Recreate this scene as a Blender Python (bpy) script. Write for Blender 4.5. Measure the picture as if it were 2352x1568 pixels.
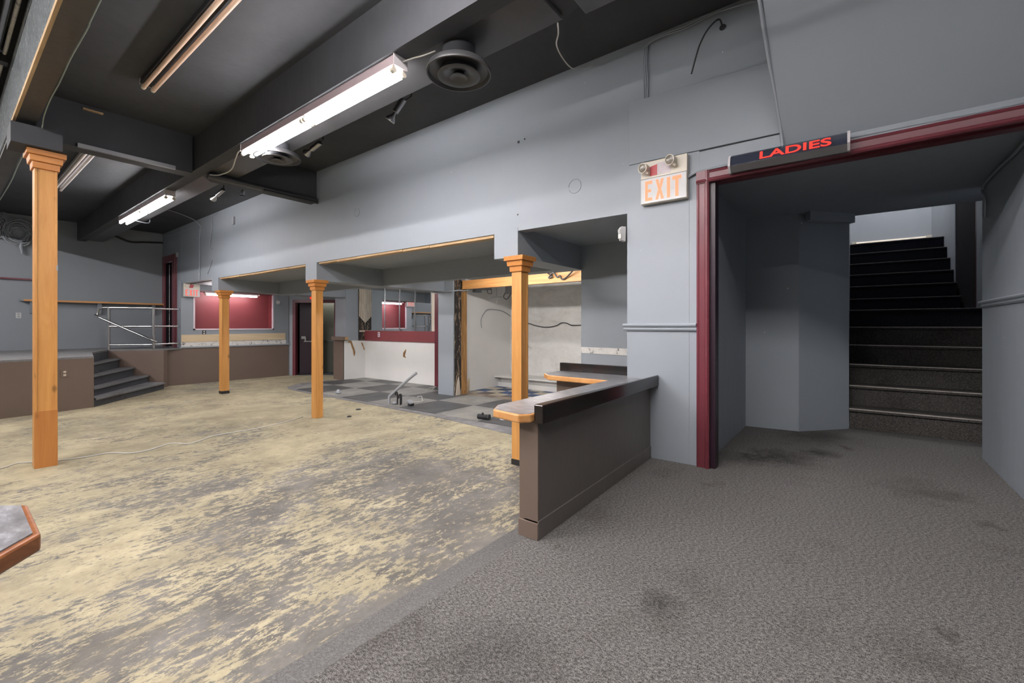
import bpy, bmesh, math, random
from mathutils import Vector, Matrix
random.seed(7)
S = bpy.context.scene
for o in list(bpy.data.objects): bpy.data.objects.remove(o, do_unlink=True)
C = S.collection

# ---------------------------------------------------------------- camera
cd = bpy.data.cameras.new('camera'); cam = bpy.data.objects.new('camera', cd); C.objects.link(cam)
cd.sensor_width = 36.0; cd.lens = 15.556; cd.shift_y = -35.0/2352; cd.clip_start = 0.05
cam.location = (0, 0, 1.0)
cam.rotation_euler = (math.pi/2, 0, math.radians(37.469-90))
S.camera = cam
# ---------------------------------------------------------------- world, exposure
w = bpy.data.worlds.new('world'); S.world = w; w.use_nodes = True
w.node_tree.nodes['Background'].inputs[0].default_value = (0.8, 0.85, 1, 1)
w.node_tree.nodes['Background'].inputs[1].default_value = 0.3
vs = S.view_settings; vs.view_transform = 'Standard'; vs.look = 'None'; vs.gamma = 1; vs.use_curve_mapping = False
vs.exposure = 1.34
TUBE = 31.0          # strength of the lit fluorescent tubes
FILLTUBE = 110.0  # base strength of the added, unseen fill fixtures

# ---------------------------------------------------------------- materials
def srgb(r, g, b):
    f = lambda c: (c/255/12.92) if c/255 <= .04045 else ((c/255+.055)/1.055)**2.4
    return (f(r), f(g), f(b), 1)
class NT:
    def __init__(s, name):
        s.m = bpy.data.materials.new(name); s.m.use_nodes = True; s.t = s.m.node_tree
        s.b = s.t.nodes['Principled BSDF']; s.co = s.n('ShaderNodeTexCoord').outputs['Object']
    def n(s, ty, **k):
        x = s.t.nodes.new(ty)
        for a, v in k.items(): setattr(x, a, v)
        return x
    def l(s, a, b): s.t.links.new(a, b)
    def map(s, scale=(1,1,1), rot=(0,0,0), src=None):
        x = s.n('ShaderNodeMapping'); x.inputs['Scale'].default_value = scale; x.inputs['Rotation'].default_value = rot
        s.l(src or s.co, x.inputs['Vector']); return x.outputs[0]
    def noise(s, scale, detail=4, rough=.5, dist=0, vec=None):
        x = s.n('ShaderNodeTexNoise'); x.inputs['Scale'].default_value = scale; x.inputs['Detail'].default_value = detail
        x.inputs['Roughness'].default_value = rough; x.inputs['Distortion'].default_value = dist
        s.l(vec or s.co, x.inputs['Vector']); return x.outputs['Fac']
    def ramp(s, fac, stops, interp='LINEAR'):
        x = s.n('ShaderNodeValToRGB'); r = x.color_ramp; r.interpolation = interp
        while len(r.elements) < len(stops): r.elements.new(.5)
        for e, (p, c) in zip(r.elements, stops): e.position = p; e.color = c if len(c) == 4 else (*c, 1)
        s.l(fac, x.inputs[0]); return x.outputs[0]
    def mix(s, fac, a, b, mode='MIX'):
        x = s.n('ShaderNodeMix', data_type='RGBA', blend_type=mode)
        for v, i in ((fac, 0), (a, 6), (b, 7)):
            if isinstance(v, (int, float)): x.inputs[i].default_value = v
            elif isinstance(v, tuple): x.inputs[i].default_value = v
            else: s.l(v, x.inputs[i])
        return x.outputs[2]
    def math(s, op, a, b=0.0, c=None):
        x = s.n('ShaderNodeMath', operation=op)
        for i, v in enumerate((a, b) if c is None else (a, b, c)):
            if isinstance(v, (int, float)): x.inputs[i].default_value = v
            else: s.l(v, x.inputs[i])
        return x.outputs[0]
    def col(s, c):
        if isinstance(c, tuple): s.b.inputs['Base Color'].default_value = c
        else: s.l(c, s.b.inputs['Base Color'])
    def rough(s, r):
        if isinstance(r, (int, float)): s.b.inputs['Roughness'].default_value = r
        else: s.l(r, s.b.inputs['Roughness'])
    def bump(s, h, strength=.2, dist=.01):
        x = s.n('ShaderNodeBump'); x.inputs['Strength'].default_value = strength; x.inputs['Distance'].default_value = dist
        s.l(h, x.inputs['Height']); s.l(x.outputs[0], s.b.inputs['Normal'])
BW = ((0,0,0,1), (1,1,1,1))
def mul(c, k): return (c[0]*k, c[1]*k, c[2]*k, 1)
def paint(name, c, rough=.5, var=.08, scale=2.0, bump=.08, spec=.5, metal=0):
    t = NT(name); f = t.noise(scale, 6, .6)
    t.col(t.mix(f, mul(c, 1-var*1.6), mul(c, 1+var*1.6)))
    f2 = t.noise(scale*18, 3, .6, vec=t.map((1, 1, .25)))
    t.rough(t.math('MULTIPLY_ADD', f2, .18, rough-.09)); t.bump(f2, bump, .004)
    t.b.inputs['Specular IOR Level'].default_value = spec; t.b.inputs['Metallic'].default_value = metal
    return t.m
def emit(name, c, k, base=None):
    t = NT(name); t.col(base or c); t.b.inputs['Emission Color'].default_value = c; t.b.inputs['Emission Strength'].default_value = k
    return t.m
def wood(name, c1, c2, axis=2, rough=.45, knots=True, s=1.0):
    t = NT(name); sc = [14*s, 14*s, 14*s]; sc[axis] = 1.1*s
    f = t.noise(1.0, 6, .62, 1.2, t.map(tuple(sc)))
    col = t.ramp(f, [(.3, c1), (.55, tuple((a+b)/2 for a, b in zip(c1, c2))), (.72, c2)])
    if knots:
        v = t.n('ShaderNodeTexVoronoi'); sk = [6*s, 6*s, 6*s]; sk[axis] = 3.2*s
        v.inputs['Scale'].default_value = 1; t.l(t.map(tuple(sk)), v.inputs['Vector'])
        k = t.ramp(v.outputs['Distance'], [(.05, (1, 1, 1)), (.14, (0, 0, 0))])
        col = t.mix(t.math('MULTIPLY', k, .75), col, mul(c1, .3))
    t.col(col); t.rough(rough); t.bump(f, .05, .003)
    return t.m

WALL = (0.258, 0.283, 0.312, 1)
def wall_paint(name, c):
    t = NT(name)
    big = t.noise(.9, 5, .6); fine = t.noise(9, 5, .6, vec=t.map((1.4, 1.4, .35)))
    a = t.mix(big, mul(c, .93), mul(c, 1.07)); a = t.mix(t.math('MULTIPLY', fine, .25), a, mul(c, 1.12))
    sp = t.noise(26, 1, .3)
    a = t.mix(t.ramp(sp, [(.845, (0,0,0)), (.86, (1,1,1))]), a, (.75, .75, .74, 1))
    t.col(a); t.rough(t.math('MULTIPLY_ADD', fine, .25, .42)); t.bump(fine, .12, .006)
    return t.m
M = {}
M['wall'] = wall_paint('grey_wall_paint', WALL)
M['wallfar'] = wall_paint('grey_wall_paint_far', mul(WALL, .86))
M['trimgrey'] = paint('grey_gloss_paint', mul(WALL, 1.15), .35, .04)
M['white'] = paint('white_board', (.70, .685, .66, 1), .65, .05, 1.5)
M['black'] = paint('black_ceiling_paint', (.056, .058, .064, 1), .6, .25, 1.2, .15, .22)
M['blackboard'] = paint('black_brown_board', (.050, .045, .041, 1), .5, .35, 2.0, .15, .5)
M['sheet'] = paint('black_sheet_metal', (.042, .042, .044, 1), .36, .3, 2.5, .05, .6)
M['brown'] = paint('brown_paint', (.155, .113, .090, 1), .4, .06, 1.6)
M['browngrey'] = paint('grey_brown_half_wall', (.135, .119, .108, 1), .42, .05, 1.6)  # darker, greyer than the end board's brown; half wall's carpet-side face
M['maroon'] = paint('maroon_paint', (.135, .028, .038, 1), .32, .12, 3)
M['redpanel'] = paint('red_panel_paint', (.205, .040, .046, 1), .5, .08, 2)
M['darkdoor'] = paint('dark_purple_door', (.022, .008, .016, 1), .35, .2, 2)
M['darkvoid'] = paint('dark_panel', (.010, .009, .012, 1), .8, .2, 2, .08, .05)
M['pinkwhite'] = paint('pinkish_white_trim', (.70, .60, .66, 1), .6, .08, 8)
M['olive'] = paint('olive_grey_door', (.16, .165, .135, 1), .4, .06, 1.5)
M['chrome'] = paint('chrome_tube', (.62, .61, .60, 1), .18, .05, 4, .0, .5, 1)
M['steel'] = paint('brushed_steel', (.38, .38, .39, 1), .32, .1, 4, .02, .5, 1)
M['cream'] = paint('cream_enamel', (.58, .53, .44, 1), .4, .05, 6)
M['enamel'] = paint('pale_enamel', (.50, .47, .48, 1), .35, .08, 5)
M['pinkenamel'] = paint('pinkish_enamel', (.33, .26, .27, 1), .35, .08, 5)
M['plasticwhite'] = paint('white_plastic', (.50, .50, .50, 1), .4, .03, 6)
M['plasticgrey'] = paint('grey_plastic', (.30, .31, .33, 1), .4, .03, 6)
M['rubber'] = paint('black_rubber', (.014, .014, .015, 1), .5, .2, 8)
M['wiregrey'] = paint('grey_painted_wire', mul(WALL, 1.1), .45, .05, 8)
M['wirewhite'] = paint('white_wire', (.55, .54, .50, 1), .5, .05, 8)
M['wiredark'] = paint('dark_wire', (.03, .03, .033, 1), .45, .1, 8)
M['wiregreen'] = paint('greenish_wire', (.22, .26, .22, 1), .5, .1, 8)
M['glass'] = paint('lamp_glass', (.55, .52, .45, 1), .12, .05, 20); M['lens'] = paint('grey_lamp_lens', (.20, .18, .15, 1), .15, .5, 60)
M['redlabel'] = paint('red_label', (.42, .02, .03, 1), .4, .2, 20)
M['label'] = paint('pale_label', (.55, .48, .50, 1), .5, .15, 60)
M['tubeoff'] = paint('unlit_peach_tube', (.66, .47, .35, 1), .35, .06, 1.5)
M['tubeoffw'] = paint('unlit_white_tube', (.62, .57, .55, 1), .35, .06, 1.5)
M['tube'] = emit('lit_tube', (1.0, .97, .98, 1), TUBE)
M['tubefill'] = emit('fill_tube', (1.0, .97, .95, 1), FILLTUBE)
M['insul'] = paint('plastic_wrapped_panel', (.20, .215, .225, 1), .25, .35, 4, .3)
M['pine'] = wood('orange_stained_pine', (.46, .205, .050, 1), (.62, .315, .095, 1), 2)
M['pinecap'] = wood('orange_stained_cap', (.46, .17, .035, 1), (.58, .25, .065, 1), 0, .35, False)
M['edge'] = wood('oak_edge', (.50, .225, .07, 1), (.62, .33, .13, 1), 0, .3, False)
M['edgedark'] = wood('worn_dark_oak_edge', (.16, .050, .018, 1), (.32, .115, .035, 1), 0, .35, False)
M['pinebeam'] = wood('orange_beam', (.50, .215, .060, 1), (.66, .36, .14, 1), 1, .5, True)
M['rawwood'] = wood('raw_wood_strip', (.33, .20, .09, 1), (.56, .40, .23, 1), 1, .7, False)
M['ply'] = wood('bare_plywood', (.56, .43, .27, 1), (.68, .56, .39, 1), 0, .7, False, .6)
M['stud'] = wood('old_stud', (.17, .08, .025, 1), (.48, .26, .09, 1), 2, .7, True, 1.4)

t = NT('worn_concrete')
st = t.map((.62, 1.30, 1), (0, 0, math.radians(-8)))
big = t.noise(.45, 4, .6, .3); mid = t.noise(2.6, 15, .82, .5, st); fine = t.noise(24, 12, .82, .2, st)
sx = t.n('ShaderNodeSeparateXYZ'); t.l(t.co, sx.inputs[0])
ydist = t.n('ShaderNodeMapRange'); t.l(sx.outputs['Y'], ydist.inputs[0])
for i, x in zip((1, 2, 3, 4), (1.5, 6.5, -.012, .050)): ydist.inputs[i].default_value = x
m = t.math('ADD', t.math('MULTIPLY', mid, .44), t.math('MULTIPLY', fine, .56))
m = t.math('ADD', m, t.math('MULTIPLY', t.math('SUBTRACT', big, .5), .34))
m = t.math('ADD', m, ydist.outputs[0])
mask = t.ramp(m, [(.492, (0,0,0)), (.505, (1,1,1))])
tone = t.noise(2.0, 10, .75, .3)
grey = t.ramp(tone, [(.32, (.085, .080, .074)), (.5, (.138, .131, .120)), (.68, (.235, .222, .203))])
yel = t.ramp(t.noise(1.6, 12, .8, .3), [(.32, (.23, .195, .125)), (.46, (.35, .305, .20)), (.58, (.46, .40, .26)), (.72, (.54, .49, .36))])
c = t.mix(t.math('MULTIPLY', mask, .92), grey, yel)
scuff = t.ramp(t.noise(1.1, 12, .8, .7, st), [(.50, (0,0,0)), (.62, (1,1,1))])
c = t.mix(t.math('MULTIPLY', scuff, .38), c, (.20, .177, .13, 1))
dark = t.ramp(t.noise(4.2, 14, .82, .5, st), [(.57, (0,0,0)), (.64, (1,1,1))]); c = t.mix(t.math('MULTIPLY', dark, .45), c, (.10, .095, .09, 1))
wh = t.ramp(t.noise(3.0, 14, .84, .5), [(.62, (0,0,0)), (.67, (1,1,1))]); c = t.mix(t.math('MULTIPLY', wh, .40), c, (.45, .435, .41, 1))
t.col(c); t.rough(.7); t.b.inputs['Specular IOR Level'].default_value = .3; t.bump(m, .25, .006); M['concrete'] = t.m

t = NT('grey_painted_concrete'); n1 = t.noise(5, 8, .7, .3)
t.col(t.ramp(n1, [(.3, (.10, .10, .105)), (.55, (.20, .195, .20)), (.75, (.33, .32, .31))])); t.rough(.6); t.bump(n1, .15, .005); M['greyconc'] = t.m

def carpet(name, dark, light, warm=None, spots=None):
    t = NT(name); n1 = t.noise(300, 2, .6); n2 = t.noise(130, 3, .6, vec=t.map((1, .6, 1), (0, 0, .6))); n3 = t.noise(1.3, 5, .62)
    f = t.math('ADD', t.math('MULTIPLY', n1, .55), t.math('MULTIPLY', n2, .45))
    c = t.ramp(f, [(.40, dark), (.5, tuple(a*.62+b*.38 for a, b in zip(dark, light))), (.62, light)])
    c = t.mix(t.ramp(n3, [(.3, (1,1,1)), (.52, (0,0,0))]), c, mul(dark, .9) if not warm else warm, 'MIX') if False else c
    d = t.ramp(n3, [(.28, (.62, .60, .58)), (.45, (1, 1, 1))])
    c = t.mix(1.0, c, d, 'MULTIPLY')
    s = t.ramp(t.noise(2.3, 6, .6, .4), [(.27, (.45, .42, .40)), (.36, (1, 1, 1))]); c = t.mix(1.0, c, s, 'MULTIPLY')
    for sxp, syp, rad, k in (spots or ()):
        vm = t.n('ShaderNodeVectorMath', operation='DISTANCE'); vm.inputs[1].default_value = (sxp, syp, 0); t.l(t.co, vm.inputs[0])
        q = t.math('ADD', vm.outputs['Value'], t.math('MULTIPLY', t.math('SUBTRACT', t.noise(9, 6, .75), .5), rad*2.2))
        c = t.mix(1.0, c, t.ramp(t.math('DIVIDE', q, rad), [(.1, (k, k, k)), (1, (1, 1, 1))]), 'MULTIPLY')
    t.col(c); t.rough(.95); t.b.inputs['Specular IOR Level'].default_value = .15; t.bump(f, .3, .008)
    return t.m
M['carpet'] = carpet('grey_carpet', (.040, .038, .037, 1), (.25, .24, .228, 1), spots=[(3.95,.42,.30,.45),(4.25,.18,.16,.35),(3.75,.62,.22,.5),(4.85,.30,.35,.6),(1.60,.55,.10,.45),(.62,.45,.14,.5),(1.05,.86,.22,.7),(.92,-.02,.10,.5)])
M['lowcarpet'] = carpet('smoother_step_carpet', (.105, .102, .100, 1), (.185, .180, .174, 1))
M['stepcarpet'] = carpet('stage_step_carpet', (.050, .052, .058, 1), (.15, .155, .17, 1))
M['treadcarpet'] = carpet('stage_top_carpet', (.12, .12, .125, 1), (.30, .30, .305, 1))
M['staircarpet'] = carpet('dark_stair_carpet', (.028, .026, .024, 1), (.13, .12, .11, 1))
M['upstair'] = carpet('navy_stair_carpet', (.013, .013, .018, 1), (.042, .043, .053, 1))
M['nosing'] = paint('worn_nosing', (.42, .38, .34, 1), .8, .3, 30)

t = NT('rubber_tile_checker')
ck = t.n('ShaderNodeTexChecker'); ck.inputs['Scale'].default_value = 1
mp = t.n('ShaderNodeMapping'); mp.inputs['Location'].default_value = (-4.5/.83, -5.70/.83, .5); mp.inputs['Scale'].default_value = (1/.83, 1/.83, 1)
t.l(t.co, mp.inputs['Vector']); t.l(mp.outputs[0], ck.inputs['Vector'])
n1 = t.noise(3, 8, .65)
dk = t.ramp(n1, [(.3, (.045, .046, .048)), (.7, (.095, .095, .095))]); lt = t.ramp(n1, [(.3, (.17, .165, .155)), (.7, (.29, .28, .255))])
t.col(t.mix(ck.outputs['Fac'], lt, dk)); t.rough(.5)
br = t.n('ShaderNodeTexChecker'); br.inputs['Scale'].default_value = 34; t.l(t.map((1, 1, 0), (0, 0, .785)), br.inputs['Vector'])
t.bump(br.outputs['Fac'], .5, .003); M['rubbertile'] = t.m

t = NT('blue_cream_tile')
ck = t.n('ShaderNodeTexChecker'); ck.inputs['Scale'].default_value = 1/.305
mp = t.n('ShaderNodeMapping'); mp.inputs['Location'].default_value = (.09, .05, .5)
t.l(t.co, mp.inputs['Vector']); t.l(mp.outputs[0], ck.inputs['Vector'])
sel = t.ramp(t.noise(1.6, 1, .5), [(.44, (.03, .06, .14)), (.50, (.055, .10, .23)), (.6, (.06, .055, .05))], 'CONSTANT')
base = t.mix(ck.outputs['Fac'], (.46, .41, .32, 1), sel)
dirt = t.n('ShaderNodeMapRange'); sx = t.n('ShaderNodeSeparateXYZ'); t.l(t.co, sx.inputs[0]); t.l(sx.outputs['X'], dirt.inputs[0])
for i, x in zip((1, 2, 3, 4), (6.25, 6.65, .85, 0)): dirt.inputs[i].default_value = x
dn = t.math('MULTIPLY', dirt.outputs[0], t.ramp(t.noise(4, 6, .7), [(.3, (.5,)*3), (.5, (1,1,1))]))
t.col(t.mix(dn, base, (.19, .14, .10, 1))); t.rough(.5); M['bluetile'] = t.m

t = NT('speckled_laminate'); n1 = t.noise(38, 5, .7, vec=t.map((1, .4, 1))); n2 = t.noise(3, 4, .6)
c = t.ramp(n1, [(.35, (.085, .088, .10)), (.55, (.19, .195, .21)), (.7, (.36, .37, .40))])
t.col(t.mix(t.math('MULTIPLY', n2, .45), c, (.20, .185, .17, 1))); t.rough(.3); M['laminate'] = t.m
t = NT('black_lacquered_wood'); n1 = t.noise(1.0, 5, .6, .6, t.map((1.2, 14, 14)))
t.col(t.ramp(n1, [(.4, (.008, .007, .008)), (.62, (.022, .012, .009)), (.78, (.07, .028, .015))])); t.rough(.16); M['lacquer'] = t.m
t = NT('mirror_glass'); n1 = t.noise(3, 6, .7)
t.col((.80, .83, .85, 1)); t.b.inputs['Metallic'].default_value = 1; t.rough(t.ramp(n1, [(.5, (.0,)*3), (.75, (.12,)*3)])); M['mirror'] = t.m
t = NT('smoked_plastic'); t.col((.035, .04, .06, 1)); t.rough(.08); t.b.inputs['Specular IOR Level'].default_value = .9; t.b.inputs['Coat Weight'].default_value = .6; M['smoke'] = t.m
t = NT('dirty_white_wall'); n1 = t.noise(2.2, 9, .72, .6, t.map((1, 1, 1.8))); n2 = t.noise(7, 8, .7)
c = t.ramp(n1, [(.30, (.42, .40, .37)), (.42, (.66, .64, .61)), (.6, (.76, .745, .72))])
t.col(t.mix(t.ramp(n2, [(.66, (0,0,0)), (.75, (.6,)*3)]), c, (.25, .22, .18, 1))); t.rough(.8); t.bump(n1, .3, .01); M['dirtywhite'] = t.m
t = NT('torn_board'); n1 = t.noise(7, 8, .75, 1.0, t.map((2, 2, .6)))
t.col(t.ramp(n1, [(.46, (.016, .014, .013)), (.56, (.05, .035, .025)), (.60, (.40, .30, .20)), (.66, (.10, .07, .05))])); t.rough(.8); t.bump(n1, .5, .02); M['torn'] = t.m
t = NT('chipped_plaster'); n1 = t.noise(12, 8, .75, .6)
t.col(t.ramp(n1, [(.38, (.10, .10, .11)), (.44, (.62, .60, .57)), (.62, (.72, .70, .67)), (.75, (.45, .36, .26))])); t.rough(.85); t.bump(n1, .6, .02); M['plaster'] = t.m
t = NT('glue_stained_board'); n1 = t.noise(9, 4, .6, .4)
t.col(t.ramp(n1, [(.42, (.62, .55, .46)), (.60, (.64, .56, .47)), (.66, (.48, .27, .08))])); t.rough(.8); M['glueboard'] = t.m
t = NT('bare_beige_board'); n1 = t.noise(1, 7, .7, .8, t.map((18, 18, 1.5)))
t.col(t.ramp(n1, [(.38, (.28, .21, .14)), (.48, (.50, .43, .35)), (.7, (.56, .49, .41))])); t.rough(.8); M['beigeboard'] = t.m
M['exitletter'] = emit('lit_exit_letter', (1.0, .30, .13, 1), .42, (.5, .08, .04, 1))
M['exitletterfar'] = emit('lit_exit_letter_far', (1.0, .12, .07, 1), .24, (.5, .1, .08, 1))
M['ladies'] = emit('lit_sign_letter', (1.0, .03, .015, 1), .30, (.5, .03, .02, 1))
M['redglow'] = emit('red_sign_face', (1.0, .03, .01, 1), .3, (.5,.02,.01,1))

# ---------------------------------------------------------------- mesh helpers
def B(): return bmesh.new()
def add_box(bm, x0, x1, y0, y1, z0, z1):
    v = [bm.verts.new(p) for p in ((x0,y0,z0),(x1,y0,z0),(x1,y1,z0),(x0,y1,z0),(x0,y0,z1),(x1,y0,z1),(x1,y1,z1),(x0,y1,z1))]
    for f in ((0,3,2,1),(4,5,6,7),(0,1,5,4),(1,2,6,5),(2,3,7,6),(3,0,4,7)): bm.faces.new([v[i] for i in f])
    return bm
def box(*a): return add_box(B(), *a)
def add_prism(bm, pts, z0, z1):
    a = [bm.verts.new((x, y, z0)) for x, y in pts]; b = [bm.verts.new((x, y, z1)) for x, y in pts]; n = len(pts)
    bm.faces.new(a[::-1]); bm.faces.new(b)
    for i in range(n): bm.faces.new((a[i], a[(i+1)%n], b[(i+1)%n], b[i]))
    return bm
def prism(pts, z0, z1): return add_prism(B(), pts, z0, z1)
def add_extr(bm, pts, vec):       # any planar polygon of 3D points swept by vec
    vec = Vector(vec); a = [bm.verts.new(p) for p in pts]; b = [bm.verts.new(Vector(p)+vec) for p in pts]; n = len(pts)
    bm.faces.new(a[::-1]); bm.faces.new(b)
    for i in range(n): bm.faces.new((a[i], a[(i+1)%n], b[(i+1)%n], b[i]))
    return bm
def extr(pts, vec): return add_extr(B(), pts, vec)
def add_tube(bm, pts, r, seg=8, caps=True):
    pts = [Vector(p) for p in pts]; rings = []; up = None
    for i, p in enumerate(pts):
        d = ((pts[i+1]-p) if i == 0 else (p-pts[i-1]) if i == len(pts)-1 else (pts[i+1]-pts[i-1])).normalized()
        if up is None: up = Vector((0,0,1)) if abs(d.z) < .9 else Vector((1,0,0))
        s = d.cross(up).normalized(); up = s.cross(d).normalized()
        rr = r[i] if isinstance(r, (list, tuple)) else r
        rings.append([bm.verts.new(p+(s*math.cos(a)+up*math.sin(a))*rr) for a in [2*math.pi*k/seg for k in range(seg)]])
    for a, b in zip(rings, rings[1:]):
        for k in range(seg): bm.faces.new((a[k], a[(k+1)%seg], b[(k+1)%seg], b[k]))
    if caps: bm.faces.new(rings[0][::-1]); bm.faces.new(rings[-1])
    return bm
def smooth_path(pts, n=6):
    P = [Vector(p) for p in pts]; out = []
    for i in range(len(P)-1):
        p0, p1, p2, p3 = P[max(i-1,0)], P[i], P[i+1], P[min(i+2, len(P)-1)]
        for k in range(n):
            t = k/n; out.append(.5*((2*p1)+(p2-p0)*t+(2*p0-5*p1+4*p2-p3)*t*t+(3*p1-p0-3*p2+p3)*t**3))
    out.append(P[-1]); return out
def tube(pts, r, seg=8, sm=0): return add_tube(B(), smooth_path(pts, sm) if sm else pts, r, seg)
def add_lathe(bm, prof, c, seg=32, axis=None):
    c = Vector(c); rot = Matrix.Identity(3) if axis is None else Vector((0,0,1)).rotation_difference(Vector(axis)).to_matrix()
    rings = []
    for r, z in prof:
        rings.append([bm.verts.new(c+rot@Vector((r*math.cos(2*math.pi*k/seg), r*math.sin(2*math.pi*k/seg), z))) for k in range(seg)])
    for a, b in zip(rings, rings[1:]):
        for k in range(seg): bm.faces.new((a[k], a[(k+1)%seg], b[(k+1)%seg], b[k]))
    bm.faces.new(rings[0][::-1]); bm.faces.new(rings[-1])
    return bm
def lathe(prof, c, seg=32, axis=None): return add_lathe(B(), prof, c, seg, axis)

ORG = {}
def obj(name, bm, m, parent=None, bev=0, smooth=False):
    off = ORG.get(parent.name, Vector((0,0,0))) if parent else Vector((0,0,0))
    bmesh.ops.recalc_face_normals(bm, faces=bm.faces)
    if off.length: bmesh.ops.translate(bm, verts=bm.verts, vec=-off)
    me = bpy.data.meshes.new(name); bm.to_mesh(me); bm.free(); me.materials.append(M[m] if isinstance(m, str) else m)
    o = bpy.data.objects.new(name, me); C.objects.link(o)
    if parent: o.parent = parent; ORG[o.name] = off
    if smooth:
        for p in me.polygons: p.use_smooth = True
        try: me.set_sharp_from_angle(angle=math.radians(40))
        except Exception: pass
    if bev:
        b = o.modifiers.new('bevel', 'BEVEL'); b.width = bev; b.segments = 2; b.limit_method = 'ANGLE'
    return o
def thing(name, label, cat, loc=(0,0,0), group=None):
    o = bpy.data.objects.new(name, None); C.objects.link(o); o.location = loc; o.empty_display_size = .1
    o['label'] = label; o['category'] = cat
    if group: o['group'] = group
    ORG[o.name] = Vector(loc); return o
def tag(o, label, cat, group=None):
    o['label'] = label; o['category'] = cat
    if group: o['group'] = group
    return o
def struct(name, bm, m, parent=None, bev=0):
    o = obj(name, bm, m, parent, bev)
    if parent is None: o['kind'] = 'structure'
    return o

# ================================================================ ROOM SHELL
CEIL = 3.22
F = -.3                       # level of the concrete floor; the carpet floor is 0
struct('floor', box(-6, 6.75, .9, 12.6, F-.12, F), 'concrete')
struct('floor_border', prism([(4.17,2.0),(4.2,3.2),(4.36,4.7),(4.38,5.8),(4.40,7.1),(4.40,8.6),(4.44,9.20),(4.60,9.60),(5.08,9.93),(5.5,9.98),(6.05,9.85),(6.05,9.0),(4.55,9.0),(4.5,2.0)], F, F+.006), 'greyconc')
struct('floor_rubber_tiles', prism([(4.5,1.42),(4.5,9.0),(4.62,9.25),(5.0,9.55),(5.5,9.70),(6.58,9.70),(6.58,5.9),(6.12,5.9),(6.12,1.42)], F, F+.012), 'rubbertile')
struct('floor_blue_tiles', box(6.12, 7.9, 2.0, 6.04, F-.05, F+.010), 'bluetile')
struct('floor_carpet', prism([(-6,-5),(3.40,-5),(3.40,-1.3),(5.6,-1.3),(5.6,.9),(3.40,.9),(3.40,1.235),(-6,1.235)], -.148, 0.0), 'carpet', bev=.022)
struct('floor_step', box(-6, 2.6, .95, 1.535, F+.001, -.152), 'lowcarpet', bev=.02)
struct('floor_understep', box(-6, 3.36, -5, 1.225, F, -.15), 'carpet')

# fascia wall: one long wall that starts above the bays
W = 'wall'
struct('wall_right_upper', extr([(3.34,1.401,1.893),(3.34,9.71,1.936),(3.34,11.9,1.95),(3.34,11.9,CEIL),(3.34,1.401,CEIL)], (.12,0,0)), W)
struct('wall_right_recess', box(3.34, 3.46, -.79, 1.401, 2.10, CEIL), W)
struct('wall_right_stub', box(3.32, 4.57, .93, 1.401, F, 2.26), W)
struct('wall_right_stub_edge', box(3.322, 3.46, .86, .93, -.05, 2.26), W)
struct('wall_right_panel', extr([(3.345,.36,2.245),(3.345,1.385,2.262),(3.345,1.385,2.752),(3.345,.36,2.724)], (-.035,0,0)), W, bev=.003)
struct('wall_right_panel_lower', extr([(3.345,.36,2.02),(3.345,.93,2.02),(3.345,.93,2.245),(3.345,.36,2.240)], (-.022,0,0)), W)
# leaning bulkhead above the opening
bk = B(); add_extr(bk, [(3.35,.346,2.14),(2.70,.346,CEIL),(3.35,.346,CEIL)], (0,-2.4,0))
for v in bk.verts:
    if v.co.y > 0 and v.co.z > 3: v.co.y += .085
struct('wall_right_bulkhead', bk, W)
struct('wall_rear_right', box(3.34, 3.46, -5.1, -.79, -.15, CEIL), W)
# opening: jambs, recess and ceiling
struct('wall_recess_left', box(3.40, 5.1, .84, .93, 0, 2.12), W)
struct('wall_recess_back', prism([(4.95,.84),(5.0,.395),(5.43,.017),(8.2,.017),(8.2,.14),(5.6,.14),(5.1,.84)], 0, 2.6), W)
struct('wall_recess_right', prism([(3.40,-.79),(4.84,-.79),(4.89,-.83),(4.89,-1.0),(3.40,-1.0)], 0, 2.5), W)
struct('ceiling_recess', box(3.42, 5.43, -1.3, .93, 2.07, 2.16), W)
struct('wall_stair_header', box(5.36, 5.43, -1.3, .1, 2.085, 3.2), W)
struct('wall_recess_box', prism([(4.99,.34),(5.36,.02),(5.32,-.03),(4.93,.30)], 1.985, 2.07), W)
# upper stair hall
struct('wall_stair_left', box(8.2, 12.2, .017, .14, 1.2, 5.2), W)
struct('wall_stair_left_upper', box(5.43, 8.2, .017, .14, 2.6, 5.2), W)
struct('wall_stair_end', box(10.75, 10.87, -2.5, .1, 2.3, 5.2), W)
struct('ceiling_stairwell', box(5.3, 12.2, -2.5, .2, 5.2, 5.3), W)
struct('wall_stair_right', box(8.50, 12.2, -1.25, -1.13, 1.2, 5.2), W)
struct('wall_stair_right_front', box(5.05, 7.30, -1.3, -1.14, 0, 5.2), W)
struct('wall_stair_right_over', box(7.30, 8.50, -1.3, -1.17, 3.9, 5.2), W)
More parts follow.
